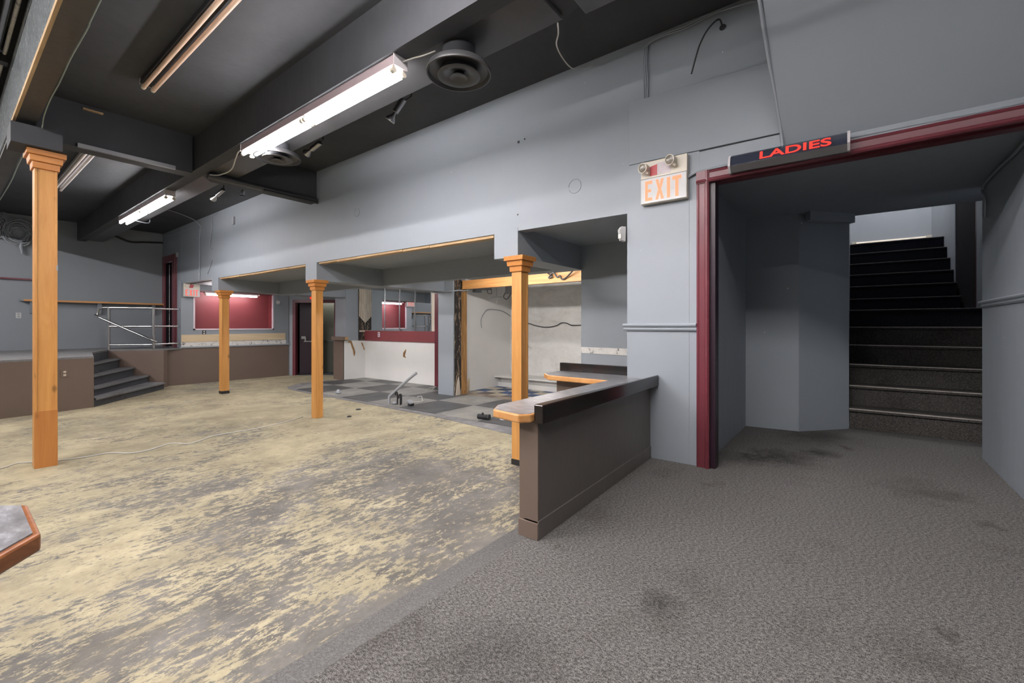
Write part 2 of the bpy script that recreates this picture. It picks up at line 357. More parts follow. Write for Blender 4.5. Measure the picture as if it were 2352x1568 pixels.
# low bay behind the fascia
struct('ceiling_bay', box(3.46, 8.0, 1.3, 12.6, 1.93, 2.03), W)
struct('trim_drop_beam', box(3.335, 4.58, 2.488, 2.775, 1.655, 1.93), W)
struct('trim_drop_beam', box(3.335, 5.95, 6.09, 6.40, 1.655, 1.93), W)
struct('trim_drop_beam', box(3.335, 6.05, 9.71, 10.04, 1.69, 1.94), W)
struct('trim_drop_beam', box(4.47, 4.58, 2.775, 9.71, 1.665, 1.93), W)
struct('wall_bar_grey', box(4.57, 4.67, 1.3, 2.49, F, 1.93), W)
for y0, y1 in ((2.80, 6.06), (6.44, 9.68)):
    m = B(); n = 7
    for k in range(n):
        a = y0+(y1-y0)*k/n; b = y0+(y1-y0)*(k+1)/n-.004
        zc = 1.893+.043*((a+b)/2-1.4)/8.3
        add_box(m, 3.35+random.uniform(0,.008), 3.43, a, b, zc-.030+random.uniform(0, .008), zc+.012)
    struct('trim_exposed_lath', m, 'rawwood')
# bar back wall
struct('wall_bar_back', box(6.58, 6.75, 7.1, 9.75, F, 2.0), 'white')
struct('wall_bar_side', box(6.05, 6.75, 9.70, 10.17, F, 1.93), W)
m = B(); add_extr(m, [(6.0,9.695,F+.015),(6.58,9.695,F+.01),(6.58,9.695,.642),(6.0,9.695,.655)], (0,.03,0)); struct('wall_bar_side_board', m, 'white')
struct('wall_bar_end', box(6.0, 6.06, 9.70, 10.16, F, .66), 'brown')
struct('wall_bar_torn', box(6.39, 6.60, 9.680, 9.70, .65, 1.93), 'torn')
struct('wall_bar_door_over', box(6.58, 6.75, 5.95, 7.1, 1.68, 2.0), W)
struct('wall_service', box(6.20, 7.95, 6.04, 6.12, F, 2.02), 'white')
struct('wall_service_back', box(7.82, 7.95, 2.0, 6.1, F, 2.1), 'dirtywhite')
struct('wall_service_right', box(4.67, 7.9, 1.9, 2.02, F, 2.1), 'dirtywhite')
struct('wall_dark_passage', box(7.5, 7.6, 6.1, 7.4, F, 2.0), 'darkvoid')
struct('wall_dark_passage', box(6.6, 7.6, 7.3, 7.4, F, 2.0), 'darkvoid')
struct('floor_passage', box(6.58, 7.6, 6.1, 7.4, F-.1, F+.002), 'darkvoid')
# pilaster of the bar: grey board, torn black board, stud
struct('wall_pilaster', prism([(5.85,5.86),(5.88,5.86),(5.88,5.88),(6.2,5.88),(6.2,6.26),(5.85,6.26)], F, 1.93), W)
struct('wall_pilaster_torn', box(5.88, 6.06, 5.852, 5.885, F, 1.93), 'torn')
# far end
struct('wall_far_lower', box(2.99, 5.69, 11.8, 12.0, F, .52), 'brown')
m = B(); add_box(m, 3.324, 3.58, 11.8, 12.0, .52, 2.02); add_box(m, 5.30, 5.69, 11.8, 12.0, .52, 2.02)
add_box(m, 3.58, 5.30, 11.8, 12.0, .52, .94); add_box(m, 3.58, 5.30, 11.8, 12.0, 1.80, 2.02)
struct('wall_far', m, W)
struct('wall_far_recess', box(3.55, 5.35, 12.08, 12.15, .8, 1.95), 'redpanel')
m = B(); add_box(m, 5.297, 5.36, 11.805, 12.10, .9, 1.83); add_box(m, 3.52, 3.583, 11.805, 12.10, .9, 1.83); add_box(m, 3.5, 5.4, 11.805, 12.10, .88, .943); add_box(m, 3.5, 5.4, 11.805, 12.10, 1.797, 1.86)
struct('wall_far_reveal', m, 'redpanel')
# stage
SR = [(2.888,11.29),(2.738,11.756),(2.527,11.902),(2.327,12.04),(2.177,12.143)]
SL = [(1.555,9.66),(1.585,9.98),(1.635,10.33),(1.69,10.68),(1.745,11.0)]
SZ = [-.165,-.031,.148,.337,.52]
struct('floor_stage', prism([(-6,8.19),(1.553,9.655),SL[4],SR[4],(2.956,11.606),(3.04,11.66),(3.34,11.8),(3.34,13.15),(-6,13.15)], .49, .52), 'treadcarpet')
struct('wall_stage_front', prism([(-6,8.20),(1.555,9.657),(1.745,11.0),(1.70,11.0),(1.50,9.72),(-6,8.28)], F, .49), 'brown')
struct('wall_stage_side', prism([SR[4],(2.962,11.602),(3.04,11.66),(3.035,11.82),(2.9,11.82),(2.25,12.25)], F, .49), 'brown')
struct('wall_back', box(-6, 3.46, 13.15, 13.27, .4, 3.8), 'wallfar')
struct('wall_stage_right', box(3.34, 3.46, 11.9, 12.12, .5, CEIL), 'wallfar')
struct('wall_stage_right_over', box(3.34, 3.46, 12.12, 13.2, 2.56, CEIL), 'wallfar')
# enclosing walls out of view
struct('wall_left', box(-6.1, -6, -5, 13.2, F, 3.8), W)
struct('wall_rear', box(-6, 3.4, -5.1, -5, -.2, 3.8), W)

# ---- ceiling
struct('ceiling', box(.5, 3.46, -5, 13.2, CEIL, CEIL+.1), 'black')
struct('ceiling_left', box(-6, .6, -5, 13.2, 3.75, 3.85), 'black')
struct('ceiling_cavity_side', box(.5, .56, -5, 13.2, CEIL, 3.85), 'black')
struct('ceiling_main_beam', box(1.855, 1.985, -5, 13.15, 2.83, CEIL), 'black')
struct('ceiling_cross_beam', extr([(1.98,6.10,2.83),(2.07,6.10,2.775),(3.34,6.10,2.775),(3.34,6.10,CEIL),(1.98,6.10,CEIL)], (0,.16,0)), 'black')
struct('ceiling_cross_beam', box(.55, 1.83, 6.10, 6.30, 2.785, CEIL), 'black')
struct('ceiling_cross_beam_end', box(.40, .72, 5.78, 6.12, 2.61, 2.785), 'black')
m = B(); add_tube(m, [(1.98,6.09,2.80),(3.34,6.09,2.80)], .035, 10); add_tube(m, [(2.6,6.07,2.77),(3.34,6.07,2.77)], .02, 8)
struct('ceiling_cross_beam_conduit', m, 'sheet')
struct('ceiling_left_beam', box(.435, .56, -5, 13.15, 2.83, 3.42), 'blackboard')
struct('ceiling_left_beam_panel', box(.425, .435, 1, 13.1, 2.86, 3.42), 'insul')
struct('ceiling_left_beam_edge', box(.418, .437, -1, 6.2, 2.825, 2.86), 'rawwood')
struct('ceiling_left_fascia', box(-6, .41, 6.15, 6.25, 3.42, 3.8), 'black')
# joists and services in the open ceiling on the left
for k in range(9): struct('ceiling_joist', box(-3.2+.4*k, -3.15+.4*k, -4, 13.1, 3.5, 3.74), 'blackboard')
''' services follow as things below '''
# ================================================================ TRIM
def profile_strip(p0, p1, prof, name, m):
    """moulding: prof is a list of (out, up) swept from p0 to p1 where out = -X"""
    pts = [(p0[0]-a, p0[1], p0[2]+b) for a, b in prof]
    return struct(name, extr(pts, Vector(p1)-Vector(p0)), m)
RAIL = [(0,0),(.012,0),(.022,.012),(.014,.022),(.014,.028),(.032,.036),(.036,.046),(.030,.055),(0,.055)]
profile_strip((3.32,.875,.965), (3.32,1.425,.965), RAIL, 'trim_1', 'trimgrey')
m = B(); add_extr(m, [(4.80,-.79+a*.9,1.140+b*.85) for a, b in RAIL], (-1.40,0,0)); struct('trim_2', m, 'trimgrey')
# maroon casing of the opening
TP = [(0,0),(.018,0),(.024,.012),(.020,.02),(.020,.055),(.030,.062),(.034,.075),(.026,.085),(0,.085)]
m = B()
add_extr(m, [(3.322-a, .875-b, 0.0) for a, b in TP], (0,0,2.095))
add_extr(m, [(3.322-a, .875, 2.095-b) for a, b in TP], (0,-1.68,.012))
add_box(m, 3.294, 3.322, .79, .875, 2.01, 2.095)
struct('trim_3', m, 'maroon')
struct('trim_4', box(3.324, 3.42, .755, .86, 0, 2.03), 'darkdoor')
struct('trim_5', box(3.35, 3.425, -.79, .80, 2.012, 2.08), 'maroon')
# ================================================================ COLUMNS
def column(x, y, z0, z1, w, cap, label, boot=False):
    t = thing('wood_column', label, 'column', (x+w/2, y+w/2, z0), 'orange stained wooden columns')
    m = B(); i = .006
    add_box(m, x+i, x+w-i, y+i, y+w-i, z0, z1-.02)
    for a in (0, 1):                                   # side boards that stand proud at the corners
        xx = x if a == 0 else x+w-.018
        add_box(m, xx, xx+.018, y, y+w, z0+.001, z1-.05)
    obj('shaft', m, 'pine', t, .002)
    m = B(); h = cap
    cx, cy = x+w/2, y+w/2; hw = w/2
    tiers = [(z1-h, z1-h*.64, hw+.014, hw+.016), (z1-h*.64, z1-h*.30, hw+.031, hw+.036), (z1-h*.30, z1-.001, hw+.054, hw+.056)]
    for a, b, r0, r1 in tiers:
        lo = [m.verts.new((cx+sx*r0, cy+sy*r0, a)) for sx, sy in ((-1,-1),(1,-1),(1,1),(-1,1))]
        hi = [m.verts.new((cx+sx*r1, cy+sy*r1, b)) for sx, sy in ((-1,-1),(1,-1),(1,1),(-1,1))]
        m.faces.new(lo[::-1]); m.faces.new(hi)
        for k in range(4): m.faces.new((lo[k], lo[(k+1)%4], hi[(k+1)%4], hi[k]))
    obj('capital', m, 'pinecap', t, .004)
    if boot: obj('rubber_boot', box(x-.004, x+w+.004, y-.004, y+w+.004, z0, z0+.055), 'rubber', t, .003)
    return t
c1 = column(.552, 5.895, F, 2.607, .148, .165, 'tall knotty orange wooden column in the left foreground under the black beams')
obj('repair_block', box(.552-.001, .552+.149, 5.8935, 5.90, F+.001, F+.52), wood('darker_pine_block', (.38,.14,.03,1), (.50,.21,.055,1), 2), c1)
obj('paint_patch', box(.692, .7015, 5.891, 5.9, 1.52, 1.57), 'plasticgrey', c1)
column(3.309, 2.428, F, 1.655, .112, .145, 'orange wooden column behind the L shaped counter, black rubber boot at its foot', True)
column(3.262, 5.985, F, 1.655, .112, .145, 'orange wooden column in the middle of the bays, no rubber boot at its foot')
column(3.345, 9.57, F, 1.69, .130, .145, 'farthest orange wooden column, in front of the red window recess', True)

# ================================================================ HALF WALL AND COUNTERS
def slanted_wall(m, x0, x1, y0a, y0b, y1, z0, ztop0, ztop1):
    a = [m.verts.new(p) for p in ((x0,y0a,z0),(x1,y0b,z0),(x1,y1,z0),(x0,y1,z0),(x0,y0a,ztop0),(x1,y0b,ztop1),(x1,y1,ztop1),(x0,y1,ztop0))]
    for f in ((0,3,2,1),(4,5,6,7),(0,1,5,4),(1,2,6,5),(2,3,7,6),(3,0,4,7)): m.faces.new([a[i] for i in f])
t = thing('bar_counter', 'L shaped grey laminate counter with oak edge on a brown half wall, black backboard', 'counter', (2.5,1.2,0))
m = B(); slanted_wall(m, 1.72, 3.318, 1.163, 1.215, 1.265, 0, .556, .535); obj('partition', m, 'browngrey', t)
m = B(); add_box(m, 1.712, 1.724, 1.160, 1.268, 0.0, .555); obj('end_board', m, 'brown', t, .002)
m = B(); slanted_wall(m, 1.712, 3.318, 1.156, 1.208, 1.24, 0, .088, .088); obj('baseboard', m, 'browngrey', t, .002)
obj('baseboard', box(1.705, 1.713, 1.157, 1.270, 0, .080), 'brown', t, .002)
m = B(); slanted_wall(m, 1.685, 3.318, 1.112, 1.150, 1.165, .552, .640, .632); obj('backboard', m, 'lacquer', t, .006)
# worktop outline: long run plus short return
OUT = [(1.62,1.205),(1.665,1.168),(1.75,1.166),(3.318,1.166),(3.318,1.402),(3.46,1.402),(3.46,2.10),(3.19,2.10),(3.08,1.99),(3.055,1.445),(1.76,1.445),(1.655,1.385)]
def inset(P, d):
    n = len(P); R = []
    for i in range(n):
        a, b, c = Vector(P[i-1]), Vector(P[i]), Vector(P[(i+1)%n])
        e1 = (b-a).normalized(); e2 = (c-b).normalized(); n1 = Vector((-e1.y, e1.x)); n2 = Vector((-e2.y, e2.x))
        k = (n1+n2); k = k/max(.3, k.dot(n1)); R.append(tuple(b+k*d))
    return R
obj('wood_edge', prism(OUT, .556, .596), 'edge', t, .007)
obj('worktop', prism(inset(OUT, .008), .57, .5975), 'laminate', t)
m = B(); add_extr(m, [(3.19,1.44,F+.01),(3.19,1.97,F+.01),(3.19,1.97,.556),(3.19,1.44,.556)], (.08,0,0)); obj('return_panel', m, 'brown', t)
m = B(); add_box(m, 3.435, 3.475, 1.402, 2.09, .59, .672); obj('return_backboard', m, 'lacquer', t, .005)

t = thing('bar_counter', 'corner of a grey speckled counter with worn dark wood edge at the left picture edge', 'counter', (-.6,1.3,0))
OUT2 = [(.07,1.285),(.138,1.37),(.140,1.615),(.09,1.672),(-1.2,1.68),(-1.2,1.275)]
obj('wood_edge', prism(OUT2, .522, .560), 'edgedark', t, .006)
obj('worktop', prism(inset(OUT2, .012), .53, .5635), 'laminate', t)
obj('partition', box(-1.2, -.05, 1.30, 1.38, 0 if False else F+.15, .522), 'brown', t)

# ================================================================ DARK STAIR
t = thing('staircase', 'dark carpeted staircase climbing to the upper hall on the right, worn pale nosings', 'stairs', (5.44,-.5,0))
T = .262; R = .1985; x = 5.455
def stair_step(x, z, y0, y1, run, carpet):
    m = B(); add_box(m, x, x+run+.02, y0, y1, max(0, z-.42), z-.028); add_box(m, x-.026, x+run+.02, y0, y1, z-.028, z)
    s = obj('step', m, carpet, t, .004)
    n = B(); add_box(n, x-.029, x-.014, y0, y1, z-.006, z+.0018); obj('nosing', n, 'nosing', s)
for k in range(5): stair_step(x+k*T, (k+1)*R, -1.138, .016, T, 'staircarpet')
xl = 7.05
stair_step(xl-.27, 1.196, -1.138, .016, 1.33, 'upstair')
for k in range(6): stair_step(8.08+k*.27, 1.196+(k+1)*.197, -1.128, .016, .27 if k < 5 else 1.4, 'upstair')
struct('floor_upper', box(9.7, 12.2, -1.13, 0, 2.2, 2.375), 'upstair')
h = thing('baseboard_heater', 'long white baseboard heater at the top of the dark stairs', 'heater', (10.6,-.55,2.38))
m = B(); add_extr(m, [(10.745,-1.12,2.38),(10.745,-1.12,2.60),(10.70,-1.12,2.60),(10.66,-1.12,2.57),(10.66,-1.12,2.40),(10.70,-1.12,2.38)], (0,1.10,0)); obj('casing', m, 'cream', h, .003)
m = B(); add_box(m, 10.652, 10.664, -1.02, -.10, 2.545, 2.560); obj('grille_slot', m, 'wiredark', h)
for y0, y1 in ((-1.125,-1.05),(-.08,-.015)): obj('end_cap', box(10.650, 10.668, y0, y1, 2.38, 2.605), 'cream', h)
h = thing('handrail', 'short end of an orange wooden handrail hanging above the stairs', 'handrail', (8.9,-.07,2.9))
obj('rail', extr([(9.2,-.085,2.83),(9.2,-.045,2.83),(9.2,-.045,2.89),(9.2,-.085,2.89)], (1.3,0,.96)), 'edge', h, .008)
obj('bracket', tube([(9.35,-.065,2.93),(9.35,-.04,2.86),(9.35,.0,2.84)], .006), 'wiredark', h)
d = struct('door_1', box(7.30, 8.50, -1.20, -1.140, 1.2, 3.9), 'darkvoid')
obj('door_frame', box(7.27, 7.30, -1.22, -1.138, 1.2, 3.9), 'maroon', d)

# ================================================================ STAGE STEPS, RAILING
t = thing('stage_steps', 'five grey carpeted steps up to the raised stage', 'stairs', (2.2,10.9,F))
for k in range(4):
    a, b, c, d_ = SL[k], SR[k], SR[k+1], SL[k+1]
    ua = Vector((a[0]-b[0], a[1]-b[1])).normalized()*.02
    m = B(); z = SZ[k]
    nrm = Vector((-(b[1]-a[1]), (b[0]-a[0]))).normalized()*.03
    back = [(c[0]+nrm.x*2, c[1]+nrm.y*2), (d_[0]+nrm.x*2, d_[1]+nrm.y*2)]
    add_prism(m, [a, b, c, d_], F, z-.03)
    lip = [(a[0]-nrm.x, a[1]-nrm.y), (b[0]-nrm.x, b[1]-nrm.y), c, d_]
    s = obj('step', m, 'stepcarpet', t, .003)
    m = prism(lip, z-.03, z); obj('tread', m, 'treadcarpet', s, .006)
m = prism([SL[4], SR[4], (SR[4][0]-.06, SR[4][1]+.05), (SL[4][0]-.06, SL[4][1]+.05)], F, .488); s = obj('step', m, 'stepcarpet', t)
pa, pb = Vector((2.195,12.215,.52)), Vector((2.812,11.70,.52)); pc = Vector((3.335,11.86,.52))
t = thing('guard_rail', 'chrome tubular guard rail with sloping handrail at the top of the stage steps', 'railing', tuple(pb))
for p in (pa, pb): obj('post', tube([p, p+Vector((0,0,.875))], .026, 12), 'chrome', t, smooth=True)
U = lambda p, z: Vector((p.x, p.y, .52+z))
obj('top_rail', tube([U(pa,.865)+(pa-pb).normalized()*.10, U(pb,.865)], .021, 10), 'chrome', t, smooth=True)
obj('rail', tube([U(pa,.475), U(pb,.475)], .019, 10), 'chrome', t, smooth=True)
obj('rail', tube([U(pa,.09), U(pb,.09)], .019, 10), 'chrome', t, smooth=True)
for z in (.855, .48, .10): obj('rail', tube([U(pb,z), U(pc,z)], .019, 10), 'chrome', t, smooth=True)
hs = (pb-pa).cross(Vector((0,0,1))).normalized()*-.05
e = (pa-pb).normalized()
hp = [U(pa,.86)+e*.10, U(pa,.84)+e*.17, U(pa,.72)+e*.20-hs*0, U(pa,.66)+e*.17+Vector((0,-.06,0)), U(pb,.20)+Vector((-.06,-.07,0)), U(pb,.165)+Vector((0,-.03,0))]
obj('handrail', tube(hp, .020, 10, 5), 'chrome', t, smooth=True)
# shelf on the back wall
t = thing('wall_shelf', 'long narrow drink shelf with orange front edge on the wall behind the stage', 'shelf', (2.2,13.05,1.5))
obj('board', box(1.03, 3.32, 13.00, 13.15, 1.502, 1.535), 'wallfar', t)
obj('wood_edge', box(1.07, 3.325, 12.975, 13.0, 1.500, 1.537), 'edge', t)
for bx in (1.16, 2.16, 3.10):
    obj('bracket', extr([(bx,13.15,1.5),(bx,13.02,1.5),(bx,13.04,1.44),(bx,13.10,1.26),(bx,13.15,1.26)], (.07,0,0)), 'wallfar', t)
tag(obj('wall_ledge', box(-1.5, 1.19, 13.09, 13.15, 1.925, 1.955), 'maroon'), 'thin maroon ledge on the back wall left of the foreground column', 'shelf')

# ================================================================ OUTLETS
def outlet(name, c, nrm, label, plate='plasticwhite', w=.07, h=.115, sock='plasticgrey'):
    c = Vector(c); n = Vector(nrm); s = n.cross(Vector((0,0,1))); t = thing(name, label, 'outlet', tuple(c))
    def pl(cx, cz, hw, hh, d0, d1):
        return extr([c+s*(cx+a*hw)+Vector((0,0,cz+b*hh))+n*d0 for a, b in ((-1,-1),(1,-1),(1,1),(-1,1))], n*(d1-d0))
    obj('plate', pl(0, 0, w/2, h/2, 0, .006), plate, t, .002)
    for z in (-.024, .024): obj('socket', pl(0, z, .016, .014, .006, .009), sock, t, .003)
outlet('wall_outlet', (1.015,13.15,1.215), (0,-1,0), 'white outlet plate on the back wall, left of the foreground column', w=.075, h=.11)
outlet('wall_outlet', (1.213,9.586,.275), (.19,-.98,0), 'brown plated double outlet on the stage front beside the foreground column', 'brown', .09, .12, 'cream')
outlet('wall_outlet', (3.765,11.8,.857), (0,-1,0), 'dark double outlet on grey wall below the red recess', 'wiredark', .075, .10, 'plasticwhite')
outlet('wall_outlet', (6.548,9.08,.80), (-1,0,0), 'pink edged outlet on the maroon band beneath the mirrors', 'pinkwhite', .075, .115, 'wiredark')

# ================================================================ FAR WINDOW WALL
m = B()
for a in ((3.555,3.585,.915,1.80),(5.275,5.305,.915,1.80),(3.555,5.305,.915,.945)): add_box(m, a[0], a[1], 11.785, 11.83, a[2], a[3])
struct('trim_6', m, 'pinkwhite')
tag(obj('plywood_strip', extr([(3.326,11.8,.645),(5.60,11.8,.655),(5.60,11.8,.822),(3.326,11.8,.808)], (0,-.018,0)), 'ply'), 'bare plywood strip fixed below the red recess on the far wall', 'board')
tag(obj('damaged_plaster_band', box(3.326, 5.62, 11.790, 11.80, .545, .645), 'plaster'), 'chipped white plaster band under the bare plywood strip', 'plaster')
struct('trim_7', box(3.30, 5.72, 11.775, 11.80, .515, .545), 'trimgrey')
struct('trim_8', box(3.55, 5.31, 11.79, 11.81, 1.79, 1.83), 'maroon')

def flu(name, label, p0, p1, lit, n_end=2, group='fluorescent light fixtures', housing='pinkenamel', gap=.042, tm=None, ntube=2, hz=.07):
    """strip light between p0 and p1 (top centre line); tubes hang underneath"""
    p0 = Vector(p0); p1 = Vector(p1); d = (p1-p0).normalized(); s = d.cross(Vector((0,0,1))).normalized(); L = (p1-p0).length
    t = thing(name, label, 'light fixture', tuple((p0+p1)/2), group)
    def bar(a, b, hw0, hw1, z0, z1):
        A = p0+d*a; return extr([A-s*hw0+Vector((0,0,z0)), A+s*hw0+Vector((0,0,z0)), A+s*hw1+Vector((0,0,z1)), A-s*hw1+Vector((0,0,z1))], d*(b-a))
    obj('housing', bar(0, L, .055 if ntube > 1 else .03, .050 if ntube > 1 else .03, -hz, 0), housing, t, .003)
    obj('end_plate', bar(-.003, .003, .058, .058, -hz-.004, .001), 'enamel', t)
    m = extr([p1-d*.003-s*.058+Vector((0,0,-hz-.004)), p1-d*.003+s*.058+Vector((0,0,-hz-.004)), p1-d*.003+s*.058+Vector((0,0,.001)), p1-d*.003-s*.058+Vector((0,0,.001))], d*.006)
    obj('end_plate', m, 'enamel', t)
    zt = -hz-.030
    for i in range(ntube):
        off = s*((i-.5)*2*gap) if ntube > 1 else s*0
        for j in range(n_end):
            a = p0+off+d*(j*L/n_end+.025)+Vector((0,0,zt)); b = p0+off+d*((j+1)*L/n_end-.025)+Vector((0,0,zt))
            obj('tube', tube([a, b], .017, 10), tm or ('tube' if lit else 'tubeoff'), t, smooth=True)
            for q in (a, b):
                m = tube([q-d*.014, q+d*.014], .019, 10); add_box(m, q.x-.008, q.x+.008, q.y-.008, q.y+.008, q.z, q.z+.032)
                obj('socket', m, 'cream', t)
    return t
flu('strip_light', 'lit double fluorescent fixture under the main beam, nearest to the camera', (1.925,2.43,2.829), (1.925,4.87,2.829), True)
flu('strip_light', 'lit double fluorescent fixture under the main beam, far end near the stage', (1.93,7.28,2.829), (1.93,9.72,2.829), True)
flu('strip_light', 'unlit fluorescent fixture with bare peach tubes on the black ceiling, top left', (1.17,2.60,3.215), (1.17,5.04,3.215), False, 1, housing='wiredark', hz=.05, gap=.035)
flu('strip_light', 'unlit fluorescent fixture with pale tubes behind the foreground column top', (1.17,7.43,3.215), (1.17,9.87,3.215), False, 1, housing='enamel', hz=.05, gap=.035, tm=M['tubeoffw'])
flu('strip_light', 'lit single fluorescent tube at the top of the red recess', (3.76,11.76,1.79), (4.92,11.76,1.79), True, 1, ntube=1, hz=.03, tm=emit('lit_window_tube', (1,.97,.98,1), 22))
flu('strip_light', 'lit fluorescent tube under the low ceiling beside the farther EXIT sign', (3.62,10.75,1.925), (4.75,10.75,1.925), True, 1, ntube=1, hz=.03, tm=emit('lit_low_tube', (1,.98,1,1), 16))
# unseen fixtures added as fill; the left-beam one also fits the header's shadow
for nm, a, b, k in (('added unseen fill fixture on the joists just left of the camera', (-.95,-1.1,3.498), (-.95,1.3,3.498), .60), ('unseen lit fluorescent fixture under the left black beam, just above the picture', (.498,.75,2.829), (.498,3.1,2.829), .26), ('added unseen fill fixture on the black ceiling above the camera, in line with the unlit ones', (1.17,-.05,3.218), (1.17,2.39,3.218), .22),
                 ('added unseen fill fixture under the main beam, beside and behind the camera', (1.925,-1.25,2.829), (1.925,1.15,2.829), .085),
                 ('added unseen fill fixture on the joists left of the dance floor', (-2.15,3.2,3.498), (-2.15,5.6,3.498), 1.2), ('added unseen fill fixture on the joists above the stage left of the picture', (-2.15,8.6,3.498), (-2.15,11.0,3.498), 1.1)):
    flu('strip_light', nm, a, b, True, 1, tm=emit('fill_tube', (1.0, .97, .96, 1), FILLTUBE*k))
flu('strip_light', 'lit fluorescent fixture on the upper hall ceiling above the stairs', (9.0,-.55,5.19), (10.2,-.55,5.19), True, 1, tm=emit('hall_tube', (1,.97,.95,1), 120))
flu('strip_light', 'lit fluorescent tube above the bar by the white room, hidden by the header', (5.1,3.1,1.928), (5.1,5.2,1.928), True, 1, ntube=1, hz=.03, tm=emit('bar_tube', (1,.97,.94,1), 58))
flu('strip_light', 'lit fluorescent tube above the bar by the mirrors, hidden by the header', (4.85,6.7,1.928), (4.85,8.6,1.928), True, 1, ntube=1, hz=.03, tm=emit('bar_tube', (1,.98,.96,1), 40))

# ================================================================ EXIT SIGNS
def letter_polys(ch):
    E = [(0,0),(.9,0),(.9,.16),(.32,.16),(.32,.43),(.75,.43),(.75,.58),(.32,.58),(.32,.84),(.9,.84),(.9,1),(0,1)]
    X = [(0,0),(.34,0),(.5,.33),(.66,0),(1,0),(.68,.5),(.98,1),(.64,1),(.5,.68),(.36,1),(.02,1),(.32,.5)]
    I = [(.0,0),(.34,0),(.34,1),(.0,1)]
    T = [(.33,0),(.67,0),(.67,.83),(1,.83),(1,1),(0,1),(0,.83),(.33,.83)]
    return dict(E=E, X=X, I=I, T=T)[ch]
def exit_sign(org, sdir, n, w, h, label, lm, hb=.40, dep=.045):
    """org = lower left corner of the face seen from the front, sdir = reading direction, n = outward"""
    o = Vector(org); s = Vector(sdir); n = Vector(n); z = Vector((0,0,1))
    t = thing('exit_sign', label, 'sign', tuple(o+s*w/2), 'lit EXIT signs')
    q = lambda a, b, c=0: o+s*a+z*b+n*c
    obj('housing', extr([q(0,0),q(w,0),q(w,h),q(0,h)], n*(dep-.004)), 'cream', t, .003)
    fh = h*(1-hb)
    obj('face_plate', extr([q(.003,.004,dep-.004),q(w-.003,.004,dep-.004),q(w-.003,fh-.004,dep-.004),q(.003,fh-.004,dep-.004)], n*.005), 'plasticwhite', t)
    x = w*.10; lh = fh*.78; z0 = fh*.11; xs = {'E': .175, 'X': .185, 'I': .20, 'T': .19}
    pos = {'E': .105, 'X': .335, 'I': .585, 'T': .70}
    for ch in 'EXIT':
        m = extr([q(w*pos[ch]+px*w*xs[ch], z0+pz*lh, dep+.001) for px, pz in letter_polys(ch)], n*.0015)
        obj('letter', m, lm, t)
    return t, q, fh
t, q, fh = exit_sign((3.315,1.272,1.922), (0,-1,0), (-1,0,0), .340, .318, 'large lit EXIT sign with two emergency lamp heads beside the maroon door casing', M['exitletter'])
obj('seam', extr([q(0,fh-.003,.0412),q(.34,fh-.003,.0412),q(.34,fh+.001,.0412),q(0,fh+.001,.0412)], (-.001,0,0)), 'wiredark', t)
m = extr([q(.072,fh+.015,.0412),q(.125,fh+.015,.0412),q(.125,fh+.095,.0412),q(.072,fh+.085,.0412)], (-.001,0,0)); obj('red_label', m, 'redlabel', t)
m = extr([q(.127,fh+.015,.0412),q(.225,fh+.015,.0412),q(.225,fh+.11,.0412),q(.127,fh+.10,.0412)], (-.001,0,0)); obj('test_label', m, 'label', t)
for cx, cz in ((.035,fh+.070), (.235,fh+.088)):
    c = q(cx, cz, .085); ax = Vector((-.9,.25,-.12)).normalized()
    hd = obj('lamp_head', lathe([(.018,-.045),(.030,-.035),(.036,.0),(.038,.012),(.033,.013),(.030,.006)], c, 24, ax), 'cream', t, smooth=True)
    obj('lens', lathe([(.031,.004),(.031,.009),(.02,.012),(.004,.014)], c, 24, ax), 'lens', hd, smooth=True)
    obj('lamp_bracket', tube([q(cx+.03,cz-.04,.042), q(cx+.03,cz-.04,.075), q(cx+.01,cz-.02,.085)], .009, 8), 'cream', t)
t, q, fh = exit_sign((3.335,11.70,1.655), (1,0,0), (0,-1,0), .305, .295, 'smaller EXIT sign on the far wall beside the red recess', M['exitletterfar'])
obj('red_label', extr([q(.10,fh+.02,.0412),q(.17,fh+.02,.0412),q(.19,fh+.09,.0412),q(.12,fh+.10,.0412)], (0,-.001,0)), 'redlabel', t)
obj('stem', tube([q(.2,.29,.02), q(.2,.30,.02), (3.53,11.68,2.0)], .012), 'wiredark', t)
obj('lamp_head', lathe([(.012,-.03),(.026,-.02),(.03,.01),(.02,.012)], q(.06,fh+.06,.065), 16, (0,-1,0)), 'cream', t, smooth=True)
# LADIES sign
t = thing('ladies_sign', 'dark wedge shaped LADIES sign with red letters above the maroon opening', 'sign', (3.28,.33,2.03))
sec = [(3.298,2.152),(3.272,2.149),(3.256,2.142),(3.244,2.130),(3.226,2.068),(3.298,2.068)]
m = B(); add_extr(m, [(x, .655, z) for x, z in sec], (0,-.64,-.006)); obj('lens', m, 'smoke', t, .002, True)
m = B(); add_extr(m, [(3.226,.655,2.068),(3.298,.655,2.068),(3.298,.655,2.030),(3.26,.655,2.030)], (0,-.64,-.006)); obj('base_channel', m, 'steel', t, .001)
for y in (.655, .018):
    m = B(); add_extr(m, [(x+(-.004 if x < 3.29 else 0), y, z) for x, z in sec[:5]]+[] if False else [(3.30,y,2.153),(3.256,y,2.145),(3.232,y,2.118),(3.221,y,2.066),(3.256,y,2.028),(3.30,y,2.028)], (0,-.014,0)); obj('end_cap', m, 'enamel', t, .001)
def txt(s, size, ext, off=0.0):
    cu = bpy.data.curves.new('txt', 'FONT'); cu.body = s; cu.size = size; cu.extrude = ext; cu.offset = off; cu.align_x = 'CENTER'
    o = bpy.data.objects.new('txt', cu); C.objects.link(o); dg = bpy.context.evaluated_depsgraph_get(); dg.update()
    me = bpy.data.meshes.new_from_object(o.evaluated_get(dg)); bpy.data.objects.remove(o, do_unlink=True); return me
